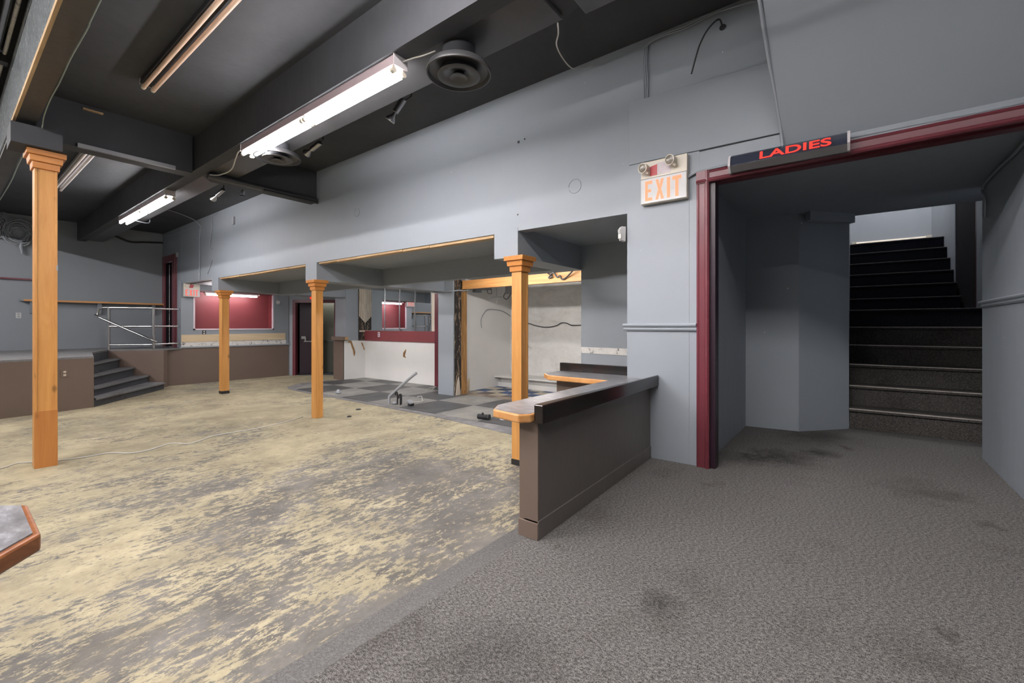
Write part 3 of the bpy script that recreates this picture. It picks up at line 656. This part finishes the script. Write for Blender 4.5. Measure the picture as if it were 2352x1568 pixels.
me = txt('LADIES', .078, .0006, .0016); xs = [v.co.x for v in me.vertices]; ys = [v.co.y for v in me.vertices]
wx = max(xs)-min(xs); bm = B(); bm.from_mesh(me)
S0, S1 = Vector((0,.530,0)), Vector((0,.075,0))
for v in bm.verts:
    u = (v.co.x-min(xs))/wx; h_ = (v.co.y-min(ys))/(max(ys)-min(ys))
    y = .468-.375*u; zz = 2.0745+.052*h_-.003*u; xx = 3.226+(zz-2.068)*.018/.062
    v.co = Vector((xx-.0025-(v.co.z)*1.0, y, zz))
obj('lettering', bm, 'ladies', t)

# ================================================================ CEILING DIFFUSERS, DUCT, SPOTS
t = thing('air_duct', 'flat black sheet metal duct running beside the main ceiling beam', 'duct', (2.15,2,2.83))
obj('duct_section', box(1.99, 2.30, 1.38, 6.08, 2.845, CEIL-.002), 'sheet', t, .004)
obj('duct_section', prism([(1.99,-4.9),(2.30,-4.9),(2.34,-2),(2.36,0),(2.33,1.24),(1.99,1.24)], 2.835, CEIL-.002), 'sheet', t, .004)
obj('duct_collar', box(1.99, 2.31, 1.24, 1.38, 2.87, CEIL-.002), 'rubber', t)
obj('duct_section', box(1.99, 2.25, 6.28, 13.0, 2.845, CEIL-.002), 'sheet', t, .004)
def diffuser(x, y, z, label, r=.215):
    t = thing('ceiling_diffuser', label, 'vent', (x, y, z), 'round ceiling diffusers')
    obj('neck', lathe([(.11,.0),(.11,2.846-z)], (x,y,z), 28), 'black', t, smooth=True)
    obj('outer_dish', lathe([(.115,.035),(r*.72,.045),(r*.93,.03),(r,.0),(r,-.014),(r*.96,-.016),(r*.90,.006),(r*.66,.014),(.10,.02)], (x,y,z), 48), 'sheet', t, smooth=True)
    obj('middle_ring', lathe([(.06,.006),(r*.62,-.008),(r*.66,-.022),(r*.62,-.026),(r*.36,-.018),(.05,.0)], (x,y,z-.004), 40), 'sheet', t, smooth=True)
    obj('center_cone', lathe([(.01,.02),(r*.22,-.018),(r*.27,-.030),(r*.25,-.034),(r*.12,-.024),(.006,-.020)], (x,y,z-.006), 32), 'sheet', t, smooth=True)
diffuser(2.125, 2.075, 2.69, 'large round black ceiling diffuser right of the lit fixture')
diffuser(2.115, 4.62, 2.715, 'round black ceiling diffuser partly behind the far end of the lit fixture')
def spot(p, q, base, label):
    p, q, base = Vector(p), Vector(q), Vector(base); ax = (q-p).normalized()
    t = thing('spotlight', label, 'spotlight', tuple(base), 'small ceiling spotlights')
    obj('arm', tube([base, Vector((base.x, base.y, p.z+.02)), p+(q-p)*.25], .007, 8), 'wiredark', t)
    obj('ceiling_plate', lathe([(.04,0),(.04,-.012),(.015,-.018)], base, 20), 'black', t, smooth=True)
    b = p+(q-p)*.62
    obj('body', lathe([(.024,0),(.030,.006),(.030,(b-p).length-.004),(.026,(b-p).length)], p, 20, ax), 'steel', t, smooth=True)
    L = (q-b).length
    bu = obj('bulb', lathe([(.014,0),(.016,L*.3),(.045,L*.85),(.047,L),(.043,L-.002),(.018,L*.6),(.006,L*.55)], b, 24, ax), 'steel', t, smooth=True)
    obj('bulb_face', lathe([(.043,L-.004),(.041,L-.001),(.01,L+.001)], b, 24, ax), 'glass', bu, smooth=True)
spot((2.66,3.31,3.12), (2.60,3.44,2.93), (2.70,3.25,3.22), 'ceiling spotlight pointing down, nearest to the grey wall top')
spot((2.62,4.70,3.05), (2.58,4.93,2.97), (2.63,4.66,3.22), 'ceiling spotlight tilted toward the stage, beside the far diffuser')
spot((2.62,7.42,3.04), (2.58,7.72,2.94), (2.62,7.42,3.22), 'small dark ceiling spotlight beyond the black cross beam, nearer the main beam')
spot((2.93,7.55,3.12), (2.93,7.57,3.03), (2.93,7.55,3.22), 'tiny upright ceiling spotlight beyond the black cross beam, nearer the grey wall')

# open ceiling services on the left
t = thing('ceiling_pipes', 'bundle of pipes and cable trays in the open ceiling at the top left', 'pipes', (.1,4,3.2))
for x, z, r, mm in ((.33,3.47,.022,'steel'),(.20,3.44,.030,'wiredark'),(.385,3.50,.014,'plaster'),(.09,3.42,.040,'insul'),(-.04,3.44,.05,'black'),(.27,3.45,.010,'wirewhite'),(.14,3.36,.014,'enamel')):
    obj('pipe', tube([(x,1,z),(x+.01,4,z-.01),(x,7.5,z),(x,12.9,z)], r, 10), mm, t, smooth=True)
tag(obj('ceiling_cable', tube([(.565,.5,2.84),(.568,3.37,2.835),(.571,3.7,2.828),(.566,4.23,2.832),(.570,4.72,2.828),(.568,5.15,2.83),(.575,5.55,2.815),(.588,5.80,2.78),(.572,5.93,2.83)], .0045, 6, 5), 'wiregreen'), 'greenish cable stapled along the edge of the left black beam', 'cable')
tag(obj('ceiling_cable', tube([(.575,6.4,2.82),(.57,7.4,2.815),(.58,8.4,2.81),(.57,9.8,2.82)], .006, 6, 4), 'wiregreen'), 'greenish cable on the left black beam beyond the foreground column', 'cable')
tag(obj('ceiling_conduit', box(.86, 1.66, 6.07, 6.10, 2.775, 2.815), 'steel'), 'metal channel under the black cross beam right of the foreground column', 'conduit')
tag(obj('wall_batten', box(.90, 1.05, 6.07, 6.098, 3.165, 3.18), 'rawwood'), 'short splintered pale batten on the black cross beam', 'batten')

# ================================================================ CABLES
def cable(label, pts, r=.006, m='wiregrey', sm=5, name='cable', seg=6):
    return tag(obj(name, tube(pts, r, seg, sm), m, smooth=True), label, 'cable')
cable('dark cable end hanging from a hole in the grey wall at the top', [(3.33,.71,3.08),(3.24,.715,3.085),(3.22,.78,3.03),(3.22,.83,2.95),(3.22,.86,2.86),(3.23,.89,2.77)], .006, 'wiredark')
tag(obj('cable_hole', lathe([(.018,0),(.022,.004),(.010,.006)], (3.34,.71,3.08), 14, (-1,0,0)), 'wiredark'), 'dark ragged hole high in the grey wall where the dark cable hangs', 'hole')
for i, off in enumerate((0, .012)):
    cable(('upper' if i else 'lower')+' grey cable running along the wall top towards the leaning bulkhead', [(3.322,1.27,3.13+off),(3.322,1.21,3.165+off),(3.322,1.1,3.175+off),(3.322,.95,3.165+off*1.5),(3.322,.81,3.185+off),(3.322,.68,3.185),(3.322,.50,3.16+off)], .005)
for i, off in enumerate((0, .014, .026)):
    cable(('left', 'middle', 'right')[i]+' one of three grey cables dropping down behind the raised grey panel', [(3.328,1.265-off,3.14),(3.328,1.275-off,3.02),(3.328,1.27-off*1.2,2.88),(3.328,1.268-off,2.745)], .005)
cable('grey flexible conduit following the edge of the leaning bulkhead', [(2.72,.445,3.17),(3.0,.405,2.70),(3.2,.37,2.40),(3.31,.352,2.2),(3.31,.35,2.13)], .010)
cable('ribbed grey conduit on the top of the maroon casing beside the EXIT sign', [(3.305,.935,2.075),(3.30,.87,2.10),(3.30,.78,2.103),(3.30,.66,2.105)], .010)
cable('thin grey cable on the maroon casing right of the LADIES sign', [(3.30,.01,2.115),(3.29,-.14,2.112),(3.30,-.34,2.115),(3.30,-.51,2.112),(3.30,-.78,2.115)], .006)
cable('pale wire looping down from the duct to the top of the grey wall', [(2.31,1.42,2.85),(2.40,1.47,2.85),(2.62,1.62,2.95),(2.85,1.72,3.02),(3.1,1.79,3.08),(3.22,1.79,3.12),(3.33,1.70,3.17)], .005, 'wirewhite')
cable('white wire from the near end of the lit fixture to the beam', [(1.94,2.42,2.80),(1.97,2.36,2.815),(2.0,2.28,2.82),(2.03,2.20,2.835)], .005, 'wirewhite')
cable('cream wire curling off the far end of the lit fixture', [(1.91,4.88,2.80),(1.90,5.0,2.79),(1.91,5.1,2.74),(1.96,5.35,2.70),(1.97,5.7,2.72),(1.99,6.05,2.80)], .006, 'wirewhite')
cable('grey cable along the upper corner of the right wall inside the opening', [(3.5,-.77,2.04),(3.9,-.775,2.03),(4.3,-.775,2.045),(4.74,-.775,2.03),(4.68,-.78,1.93),(4.70,-.78,1.80)], .008)
cable('grey cable sagging along the far upper corner of the long wall', [(3.33,9.72,3.18),(3.33,10.12,3.16),(3.33,10.71,3.10),(3.33,11.39,3.07),(3.33,12.3,3.11),(3.33,13.1,3.19)], .008)
cable('grey cable crossing the ceiling and dropping straight to the farther EXIT sign', [(1.99,9.6,2.80),(2.27,9.72,2.80),(2.33,9.9,3.02),(2.62,10.2,3.19),(3.1,10.5,3.17),(3.325,10.66,3.08),(3.325,10.67,2.88),(3.325,10.67,2.44),(3.325,10.68,1.96)], .008)
cable('short grey cable dropping to a small socket high on the far part of the wall', [(3.325,10.01,3.20),(3.325,10.01,2.91),(3.325,10.12,2.58),(3.325,9.98,2.53)], .007)
cable('broken bit of grey cable above the farthest column', [(3.33,10.0,2.31),(3.325,10.1,2.2),(3.33,10.25,2.05)], .007)
cable('dark cable bunch pinned to the back wall behind the stage', [(2.1,13.13,3.2),(2.27,13.13,3.13),(2.47,13.13,3.02),(2.72,13.12,2.93),(2.98,13.12,2.96),(3.33,13.12,3.00)], .022, 'wiredark')
t = thing('cable_coil', 'big coil of grey cable hanging high on the back wall left of the foreground column', 'cable', (1.04,13.0,2.8))
for k in range(16):
    a0 = random.uniform(0, 6.28); rr = random.uniform(.13, .30); ex = random.uniform(.8, 1.3)
    cx, cz = 1.02+random.uniform(-.04,.04), 2.84+random.uniform(-.05,.05)
    obj('coil_loop', tube([(cx+rr*math.cos(a)*.9, 13.10+.03*math.sin(a*2+k)-.002*k, cz+rr*ex*math.sin(a)) for a in [a0+6.28*i/22 for i in range(20)]], .008, 5), 'wiregrey' if k % 3 else 'plasticgrey', t)
obj('coil_tail', tube([(1.05,13.08,2.72),(1.04,13.08,2.58),(1.06,13.08,2.44)], [.02,.03,.02], 8), 'wiregrey', t)
for k in range(8):
    rr = random.uniform(.12, .28)
    obj('coil_loop', tube([(.74+rr*math.cos(a)*.7, 13.10-.003*k, 2.98+rr*math.sin(a)) for a in [random.random()*6+6.28*i/22 for i in range(1)]+[6.28*i/20+k for i in range(18)]], .008, 5), 'wiregrey', t)
cable('thin white cable lying across the bare concrete floor past the foreground column', [(-.3,5.9,F+.006),(.1,6.05,F+.006),(.362,6.148,F+.006),(.472,6.253,F+.006),(.56,6.20,F+.006),(.72,6.075,F+.006),(.897,6.023,F+.006),(1.092,6.019,F+.006),(1.205,5.85,F+.006),(1.359,5.83,F+.006),(1.59,5.969,F+.006),(1.72,5.79,F+.006),(1.989,5.966,F+.006),(2.216,5.983,F+.006),(2.479,5.975,F+.006),(2.84,6.059,F+.006),(3.20,6.22,F+.006)], .006, 'wirewhite')
# ================================================================ DETECTOR, SMALL WALL ITEMS
t = thing('motion_sensor', 'white motion sensor on the edge of the grey wall above the counter', 'sensor', (3.31,1.42,1.72))
obj('body', extr([(3.30,1.405,1.665),(3.27,1.43,1.675),(3.262,1.44,1.76),(3.28,1.43,1.785),(3.31,1.405,1.785)], (.03,.03,0)), 'plasticwhite', t, .004)
obj('lens', box(3.258, 3.27, 1.425, 1.450, 1.685, 1.72), 'glass', t, .002)
tag(obj('wall_socket', box(3.31, 3.34, 8.93, 9.0, 2.86, 3.0), 'plasticgrey'), 'small grey box high on the long wall above the bays', 'box')
tag(obj('wall_ring_mark', tube([(3.338,1.88+.06*math.cos(a),2.20+.06*math.sin(a)) for a in [6.283*k/32 for k in range(31)]], .0022, 5), 'wallfar'), 'round pencil ring mark on the wall above the right bay', 'mark')
tag(obj('wall_ring_mark', tube([(3.338,5.1+.058*math.cos(a),2.48+.058*math.sin(a)) for a in [6.283*k/32 for k in range(31)]], .003, 5), 'wallfar'), 'round ring mark on the wall above the middle bay', 'mark')
tag(obj('wall_hole', lathe([(.012,0),(.013,.003),(.004,.004)], (3.339,2.48,2.73), 12, (-1,0,0)), 'wiredark'), 'larger of two dark holes high in the long wall', 'hole')
tag(obj('wall_hole', lathe([(.007,0),(.008,.003),(.003,.004)], (3.339,2.41,2.74), 12, (-1,0,0)), 'wiredark'), 'smaller of two dark holes high in the long wall', 'hole')
tag(obj('wall_hole', lathe([(.007,0),(.008,.003),(.003,.004)], (3.339,2.49,2.05), 12, (-1,0,0)), 'wiredark'), 'dark nail hole just above the right drop beam', 'hole')
tag(obj('bare_plaster_strip', extr([(4.57,1.3,.672),(4.57,2.48,.690),(4.57,2.49,.760),(4.57,1.3,.752)], (-.006,0,0)), 'plaster'), 'strip of bare white plaster across the grey wall behind the counter', 'plaster')
t = thing('bench', 'low white built-in bench against the back of the white room', 'bench', (7.6,5,F))
obj('base', box(7.42, 7.82, 4.3, 6.04, F+.01, -.10), 'white', t)
obj('kick_board', box(7.39, 7.42, 4.3, 6.04, F+.01, -.19), 'white', t)
obj('seat', box(7.27, 7.82, 4.3, 6.04, -.085, -.055), 'white', t, .004)
tag(obj('timber_beam', box(6.06, 6.16, 3.3, 5.86, 1.70, 1.86), 'pinebeam'), 'orange timber beam across the opening of the white room', 'beam')
tag(obj('timber_stud', box(6.06, 6.19, 5.83, 5.88, F, 1.86), 'stud'), 'rough orange timber stud at the edge of the torn black board', 'stud')
tag(obj('torn_plywood_scrap', extr([(6.20,5.84,F+.01),(6.42,5.98,F+.01),(6.43,5.98,-.03),(6.36,5.95,-.06),(6.20,5.84,-.09)], (0,.02,0)), 'ply'), 'broken scrap of plywood standing at the foot of the timber stud', 'scrap')
tag(obj('torn_board_sliver', extr([(5.90,5.85,F+.01),(6.02,5.85,F+.01),(6.0,5.85,-.05),(5.98,5.85,.06),(5.93,5.85,-.08)], (0,-.012,0)), 'beigeboard'), 'pale sliver of board at the foot of the torn black board', 'scrap')
cable('dark cable bundle tangled on the orange timber beam', [(6.04,3.90,1.86),(6.02,3.80,1.80),(6.03,3.88,1.78),(6.02,3.78,1.86),(6.03,3.72,1.78),(6.02,3.66,1.80),(6.03,3.62,1.74),(6.02,3.52,1.78),(5.9,3.3,1.9)], .012, 'wiredark')
cable('grey cables strung from the bar pilaster to the timber beam', [(5.84,6.42,1.65),(5.835,6.28,1.645),(5.83,6.0,1.655),(5.83,5.86,1.65),(5.95,5.82,1.67),(6.1,5.80,1.67),(6.2,5.7,1.71)], .012, 'wiregrey')
cable('dark cable arching over the left wall of the white room', [(7.80,6.02,1.22),(7.64,6.02,1.29),(7.45,6.02,1.34),(7.04,6.02,1.35),(6.9,6.02,1.26),(6.83,6.02,1.17),(6.81,6.02,1.07),(6.82,6.01,.97)], .009, 'plasticgrey')
cable('dark cable sagging across the back wall of the white room', [(7.79,5.95,1.15),(7.79,5.51,1.06),(7.79,5.32,1.01),(7.79,5.07,.98),(7.79,4.83,1.01),(7.79,4.70,1.07),(7.79,4.57,1.06),(7.79,4.44,1.02),(7.79,4.1,1.03)], .009, 'wiredark')
t = thing('projector_mount', 'small grey device and bracket under the ceiling of the white room', 'device', (6.9,5.9,1.9))
obj('body', box(6.75, 6.95, 5.86, 6.0, 1.74, 1.80), 'plasticgrey', t, .005)
obj('arm', tube([(6.9,5.9,1.93),(6.9,5.9,1.8)], .012), 'wiredark', t)
obj('cable', tube([(6.85,5.88,1.74),(6.82,5.85,1.68),(6.88,5.80,1.66),(6.92,5.84,1.78)], .006, 6, 5), 'wiredark', t)
t = thing('junction_box', 'grey junction box with looped wire high in the white room, behind the column', 'device', (7.2,5.6,1.8))
obj('box', box(7.1, 7.3, 5.45, 5.62, 1.66, 1.93), 'plasticgrey', t, .004)
obj('wire', tube([(7.12,5.62,1.70),(7.1,5.66,1.60),(7.1,5.58,1.55),(7.1,5.5,1.62),(7.12,5.46,1.7)], .008, 6, 5), 'wiredark', t)
t = thing('pull_lamp', 'small white lamp holder hanging with a chain in the white room', 'lamp', (7,5.76,1.6))
obj('bar', box(6.98, 7.02, 5.64, 5.88, 1.585, 1.61), 'plasticwhite', t)
obj('chain', tube([(7,5.76,1.585),(7.005,5.755,1.52),(7,5.76,1.45)], [.006,.012,.010], 8), 'plasticwhite', t)
obj('hanger', tube([(7,5.76,1.61),(7,5.76,1.93)], .005), 'wiregrey', t)

# ================================================================ BAR BACK WALL
tag(obj('maroon_band', box(6.55, 6.5795, 7.08, 9.68, .645, .890), 'redpanel'), 'maroon painted band between the white wall and the mirrors', 'board')
edges = [9.66, 8.89, 8.33, 7.78, 7.24]; edges = [9.67, 8.885, 8.33, 7.785, 7.245]
nm = ['leftmost wall mirror beside the torn corner of the bar', 'second wall mirror from the left, with the red recess reflected in it', 'third wall mirror from the left above the maroon band', 'rightmost wall mirror beside the glue stained strip']
for k in range(4):
    t = thing('wall_mirror', nm[k], 'mirror', (6.57, (edges[k]+edges[k+1])/2, .9), 'wall mirrors behind the bar')
    obj('mirror_glass', box(6.572, 6.579, edges[k+1]+.004, edges[k]-.004, .892, 1.928), 'mirror', t)
    obj('edge_strip', box(6.562, 6.576, edges[k+1]-.010, edges[k+1]+.010, .892, 1.928), 'steel', t)
tag(obj('glue_stained_strip', box(6.566, 6.58, 7.10, 7.232, .892, 1.93), 'glueboard'), 'bare cream board with orange glue spots right of the mirrors', 'board')
tag(obj('bare_board', extr([(6.395,9.68,1.93),(6.575,9.68,1.93),(6.575,9.68,1.08),(6.395,9.68,1.25)], (0,-.010,0)), 'beigeboard'), 'bare beige board with a pointed lower end in the bar corner', 'board')
tag(obj('corner_batten', box(6.40, 6.575, 9.66, 9.68, .86, .90), 'beigeboard'), 'short pale batten across the torn bar corner', 'batten')
t = thing('bar_ledge', 'short brown ledge on the end of the bar wall by the far door', 'ledge', (5.98,9.9,.7))
obj('board', box(5.90, 6.06, 9.60, 10.10, .665, .75), 'brown', t, .003)
obj('cut_end', box(5.96, 6.055, 9.594, 9.60, .67, .745), 'rawwood', t)
def tear(pts, nvec, name, label, m='stud'):
    tag(obj(name, extr(pts, nvec), m), label, 'tear')
tear([(6.10,9.69,.60),(6.14,9.69,.65),(6.19,9.69,.645),(6.22,9.69,.56),(6.27,9.69,.44),(6.29,9.69,.36),(6.27,9.69,.27),(6.25,9.69,.30),(6.24,9.69,.40),(6.20,9.69,.50),(6.17,9.69,.60)], (0,-.012,0), 'wall_tear', 'larger brown tear in the white side wall of the bar')
tear([(6.46,9.69,.60),(6.50,9.69,.58),(6.53,9.69,.50),(6.56,9.69,.43),(6.54,9.69,.40),(6.52,9.69,.47)], (0,-.012,0), 'wall_tear', 'smaller brown tear in the white side wall of the bar')
tear([(6.576,8.20,.30),(6.576,8.12,.28),(6.576,8.10,.27),(6.576,8.15,.33),(6.576,8.12,.40),(6.576,8.10,.47),(6.576,8.16,.42),(6.576,8.19,.39)], (-.010,0,0), 'wall_tear', 'brown tear in the middle of the white back wall of the bar')
# service door right of mirrors
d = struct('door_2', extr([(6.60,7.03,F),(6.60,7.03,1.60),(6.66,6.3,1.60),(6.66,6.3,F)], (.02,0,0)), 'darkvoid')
m = B(); add_box(m, 6.53, 6.60, 7.0, 7.10, F, 1.70); add_box(m, 6.53, 6.60, 6.2, 7.0, 1.60, 1.70); add_box(m, 6.60, 6.70, 7.0, 7.03, F, 1.66); obj('door_frame', m, 'maroon', d)

# ================================================================ FAR DIAGONAL DOORWAY
A = Vector((5.675,11.85,0)); Bp = Vector((6.95,10.45,0)); u = (Bp-A).normalized(); nn = Vector((-u.y, u.x, 0))*-1   # nn faces the room
if nn.dot(Vector((-1,-1,0))) < 0: nn = -nn
L0, L1 = .145, 1.29          # frame start and end along u
def dp(s, off, z): return A+u*s+nn*off+Vector((0,0,z))
def dbox(m, s0, s1, o0, o1, z0, z1): add_extr(m, [dp(s0,o0,z0),dp(s1,o0,z0),dp(s1,o1,z0),dp(s0,o1,z0)], (0,0,z1-z0))
m = B(); dbox(m, -.1, L0+.02, -.12, 0, F, 1.95); dbox(m, L1-.02, 1.95, -.12, 0, F, 1.95); dbox(m, L0+.02, L1-.02, -.12, 0, 1.69, 1.95)
struct('wall_far_door', m, W)
d = None
m = B(); dbox(m, L0, L0+.075, -.13, .025, F, 1.70); dbox(m, L1-.075, L1, -.13, .025, F, 1.70); dbox(m, L0+.075, L1-.075, -.13, .025, 1.625, 1.70)
d = struct('door_3', m, 'maroon')
hing = dp(L0+.13, -.12, 0); v2 = (u*.93-nn*.37).normalized(); n2 = Vector((-v2.y, v2.x, 0)); n2 = n2 if n2.dot(nn) > 0 else -n2
def leafbox(m, s0, s1, o0, o1, z0, z1): add_extr(m, [hing+v2*s+n2*o+Vector((0,0,z0)) for s, o in ((s0,o0),(s1,o0),(s1,o1),(s0,o1))], (0,0,z1-z0))
m = B(); leafbox(m, 0, .55, -.04, 0, F+.012, 1.615); leaf = obj('door_leaf', m, 'darkdoor', d)
m = B(); leafbox(m, .10, .52, .035, .055, .58, .605); leafbox(m, .04, .14, 0, .06, .66, .73); leafbox(m, .12, .15, .02, .06, .59, .70); obj('push_bar', m, 'steel', leaf)
m = B(); leafbox(m, .40, .50, .001, .006, 1.17, 1.24); obj('red_sticker', m, 'redglow', leaf)
d4 = None
m = B(); dbox(m, .45, 1.6, -.75, -.72, F, 1.75); d4 = struct('door_4', m, 'olive')
m = B(); dbox(m, .50, 1.55, -.72, -.70, .58, .60); obj('crash_bar', m, 'steel', d4)
m = B(); dbox(m, 1.5, 1.55, -.8, -.12, F, 1.75); struct('wall_vestibule', m, 'olive')
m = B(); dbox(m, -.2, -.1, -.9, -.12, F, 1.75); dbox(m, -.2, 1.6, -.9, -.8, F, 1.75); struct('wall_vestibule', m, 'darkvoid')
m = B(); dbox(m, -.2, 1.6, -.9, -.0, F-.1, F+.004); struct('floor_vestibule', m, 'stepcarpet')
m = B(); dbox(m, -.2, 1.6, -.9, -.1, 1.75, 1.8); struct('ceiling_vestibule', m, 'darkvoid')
q0, q1 = dp(.5,-.42,1.745), dp(1.3,-.42,1.745)
flu('strip_light', 'added fill tube in the little lobby beyond the far doorway, hidden above its frame', tuple(q0), tuple(q1), True, 1, ntube=1, hz=.03, tm=emit('lobby_fill_tube', (1,.98,.9,1), 7))  # unseen tube added to brighten the olive door
m = B(); dbox(m, .60, .84, .0, .05, 1.72, 1.84); s = tag(obj('exit_box', m, 'redglow'), 'small red lit sign above the far doorway, half behind the column', 'sign')
t = thing('smoke_alarm', 'small white round alarm on the wall right of the red recess', 'alarm', (5.45,11.79,1.62))
obj('body', lathe([(.05,0),(.055,.02),(.035,.045)], (5.42,11.80,1.62), 20, (0,-1,0)), 'plasticwhite', t, smooth=True)
obj('wire', tube([(5.42,11.79,1.66),(5.40,11.78,1.78),(5.46,11.78,1.92)], .006), 'wiregrey', t)
# stage door on the left
d = struct('door_5', box(3.355, 3.44, 12.43, 12.97, .52, 2.50), 'darkvoid')
for k, (y0, y1, z0, z1) in enumerate(((12.135,12.43,.52,2.66),(12.965,13.145,.52,2.66),(12.43,12.965,2.50,2.66))):
    m = B(); add_box(m, 3.325, 3.355, y0, y1, z0, z1)
    if k < 2: c = (y0+y1)/2; add_box(m, 3.312, 3.325, c-.09, c+.03, z0, z1-.06)
    obj('door_frame', m, 'maroon', d, .004)
m = B(); add_box(m, 3.350, 3.355, 12.70, 12.715, .6, 2.44); obj('chipped_edge', m, 'plaster', d)
tag(obj('wall_box', box(3.30, 3.34, 12.03, 12.08, 2.56, 2.66), 'plasticgrey'), 'tiny grey box on the wall beside the maroon stage door', 'box')

# ================================================================ FLOOR DEBRIS
cable('bent grey conduit pipe sticking out of the rubber tiled floor', [(4.60,6.10,F),(4.60,6.10,F+.12),(4.62,6.06,F+.17),(4.68,5.86,F+.34),(4.74,5.66,F+.50),(4.76,5.60,F+.54)], .022, 'plasticgrey', name='floor_conduit', seg=10)
t = thing('pipe_stubs', 'rusty pipe stubs with valves standing on the floor beside the bent conduit', 'pipes', (4.65,5.92,F))
for dx, dy, h in ((0,0,.19),(.03,-.06,.16),(-.01,-.09,.14)):
    obj('pipe_stub', tube([(4.65+dx,5.95+dy,F),(4.65+dx,5.95+dy,F+h),(4.65+dx,5.99+dy,F+h+.01),(4.65+dx,6.0+dy,F+h-.03)], .013, 8, 3), 'rubber', t)
obj('valve', lathe([(.02,0),(.045,.01),(.045,.03),(.02,.045)], (4.62,5.98,F+.012), 14), 'plasticgrey', t)
t = thing('floor_box', 'grey cable box lying on the rubber tiles with a curled white wire', 'box', (4.70,5.68,F))
obj('body', extr([(4.62,5.60,F+.045),(4.70,5.60,F+.045),(4.76,5.74,F+.07),(4.68,5.76,F+.07)], (0,0,.035)), 'plasticgrey', t, .012)
obj('foot', box(4.66, 4.74, 5.64, 5.70, F+.012, F+.05), 'rubber', t)
obj('wire', tube([(4.72,5.64,F+.07),(4.85,5.62,F+.06),(5.0,5.70,F+.05),(5.1,5.85,F+.02),(5.25,6.05,F+.06),(5.28,6.2,F+.02),(5.4,6.3,F+.015)], .006, 6, 5), 'wirewhite', t)
t = thing('black_fitting', 'black plastic pipe fitting lying on the tiles near the counter tip', 'fitting', (4.63,4.06,F+.03))
obj('body', tube([(4.61,4.13,F+.047),(4.64,3.99,F+.047)], .034, 14), 'rubber', t, .003)
obj('cap', tube([(4.645,3.985,F+.047),(4.652,3.955,F+.047)], .040, 14), 'wiredark', t)
obj('stem', tube([(4.62,4.06,F+.07),(4.62,4.05,F+.10)], .015, 10), 'rubber', t)
tag(obj('white_fitting', lathe([(.045,0),(.05,.012),(.03,.03),(.015,.034)], (4.76,3.80,F+.012), 18), 'plasticwhite'), 'small white fitting on the tiles below the counter tip', 'fitting')
tag(obj('concrete_lump', lathe([(.04,0),(.06,.015),(.045,.05),(.02,.075),(.01,.08)], (4.70,7.79,F+.012), 7), 'plasticgrey'), 'grey lump of concrete on the tiles right of the middle column', 'debris')
tag(obj('curled_wire', tube([(6.1,6.72,F+.015),(6.2,6.75,F+.05),(6.28,6.79,F+.06),(6.2,6.9,F+.02),(6.0,6.75,F+.015),(5.85,6.6,F+.02)], .006, 6, 5), 'wirewhite'), 'curled white wire on the tiles near the maroon door frame', 'wire')
tag(obj('floor_scrap', lathe([(.03,0),(.035,.008),(.015,.018)], (3.62,5.72,F), 8), 'rubber'), 'small dark scrap on the concrete right of the middle column foot', 'debris')
tag(obj('floor_scrap', lathe([(.04,0),(.045,.008),(.02,.016)], (4.02,6.1,F), 8), 'rubber'), 'dark scrap on the concrete in front of the tile border', 'debris')
bpy.context.view_layer.update()
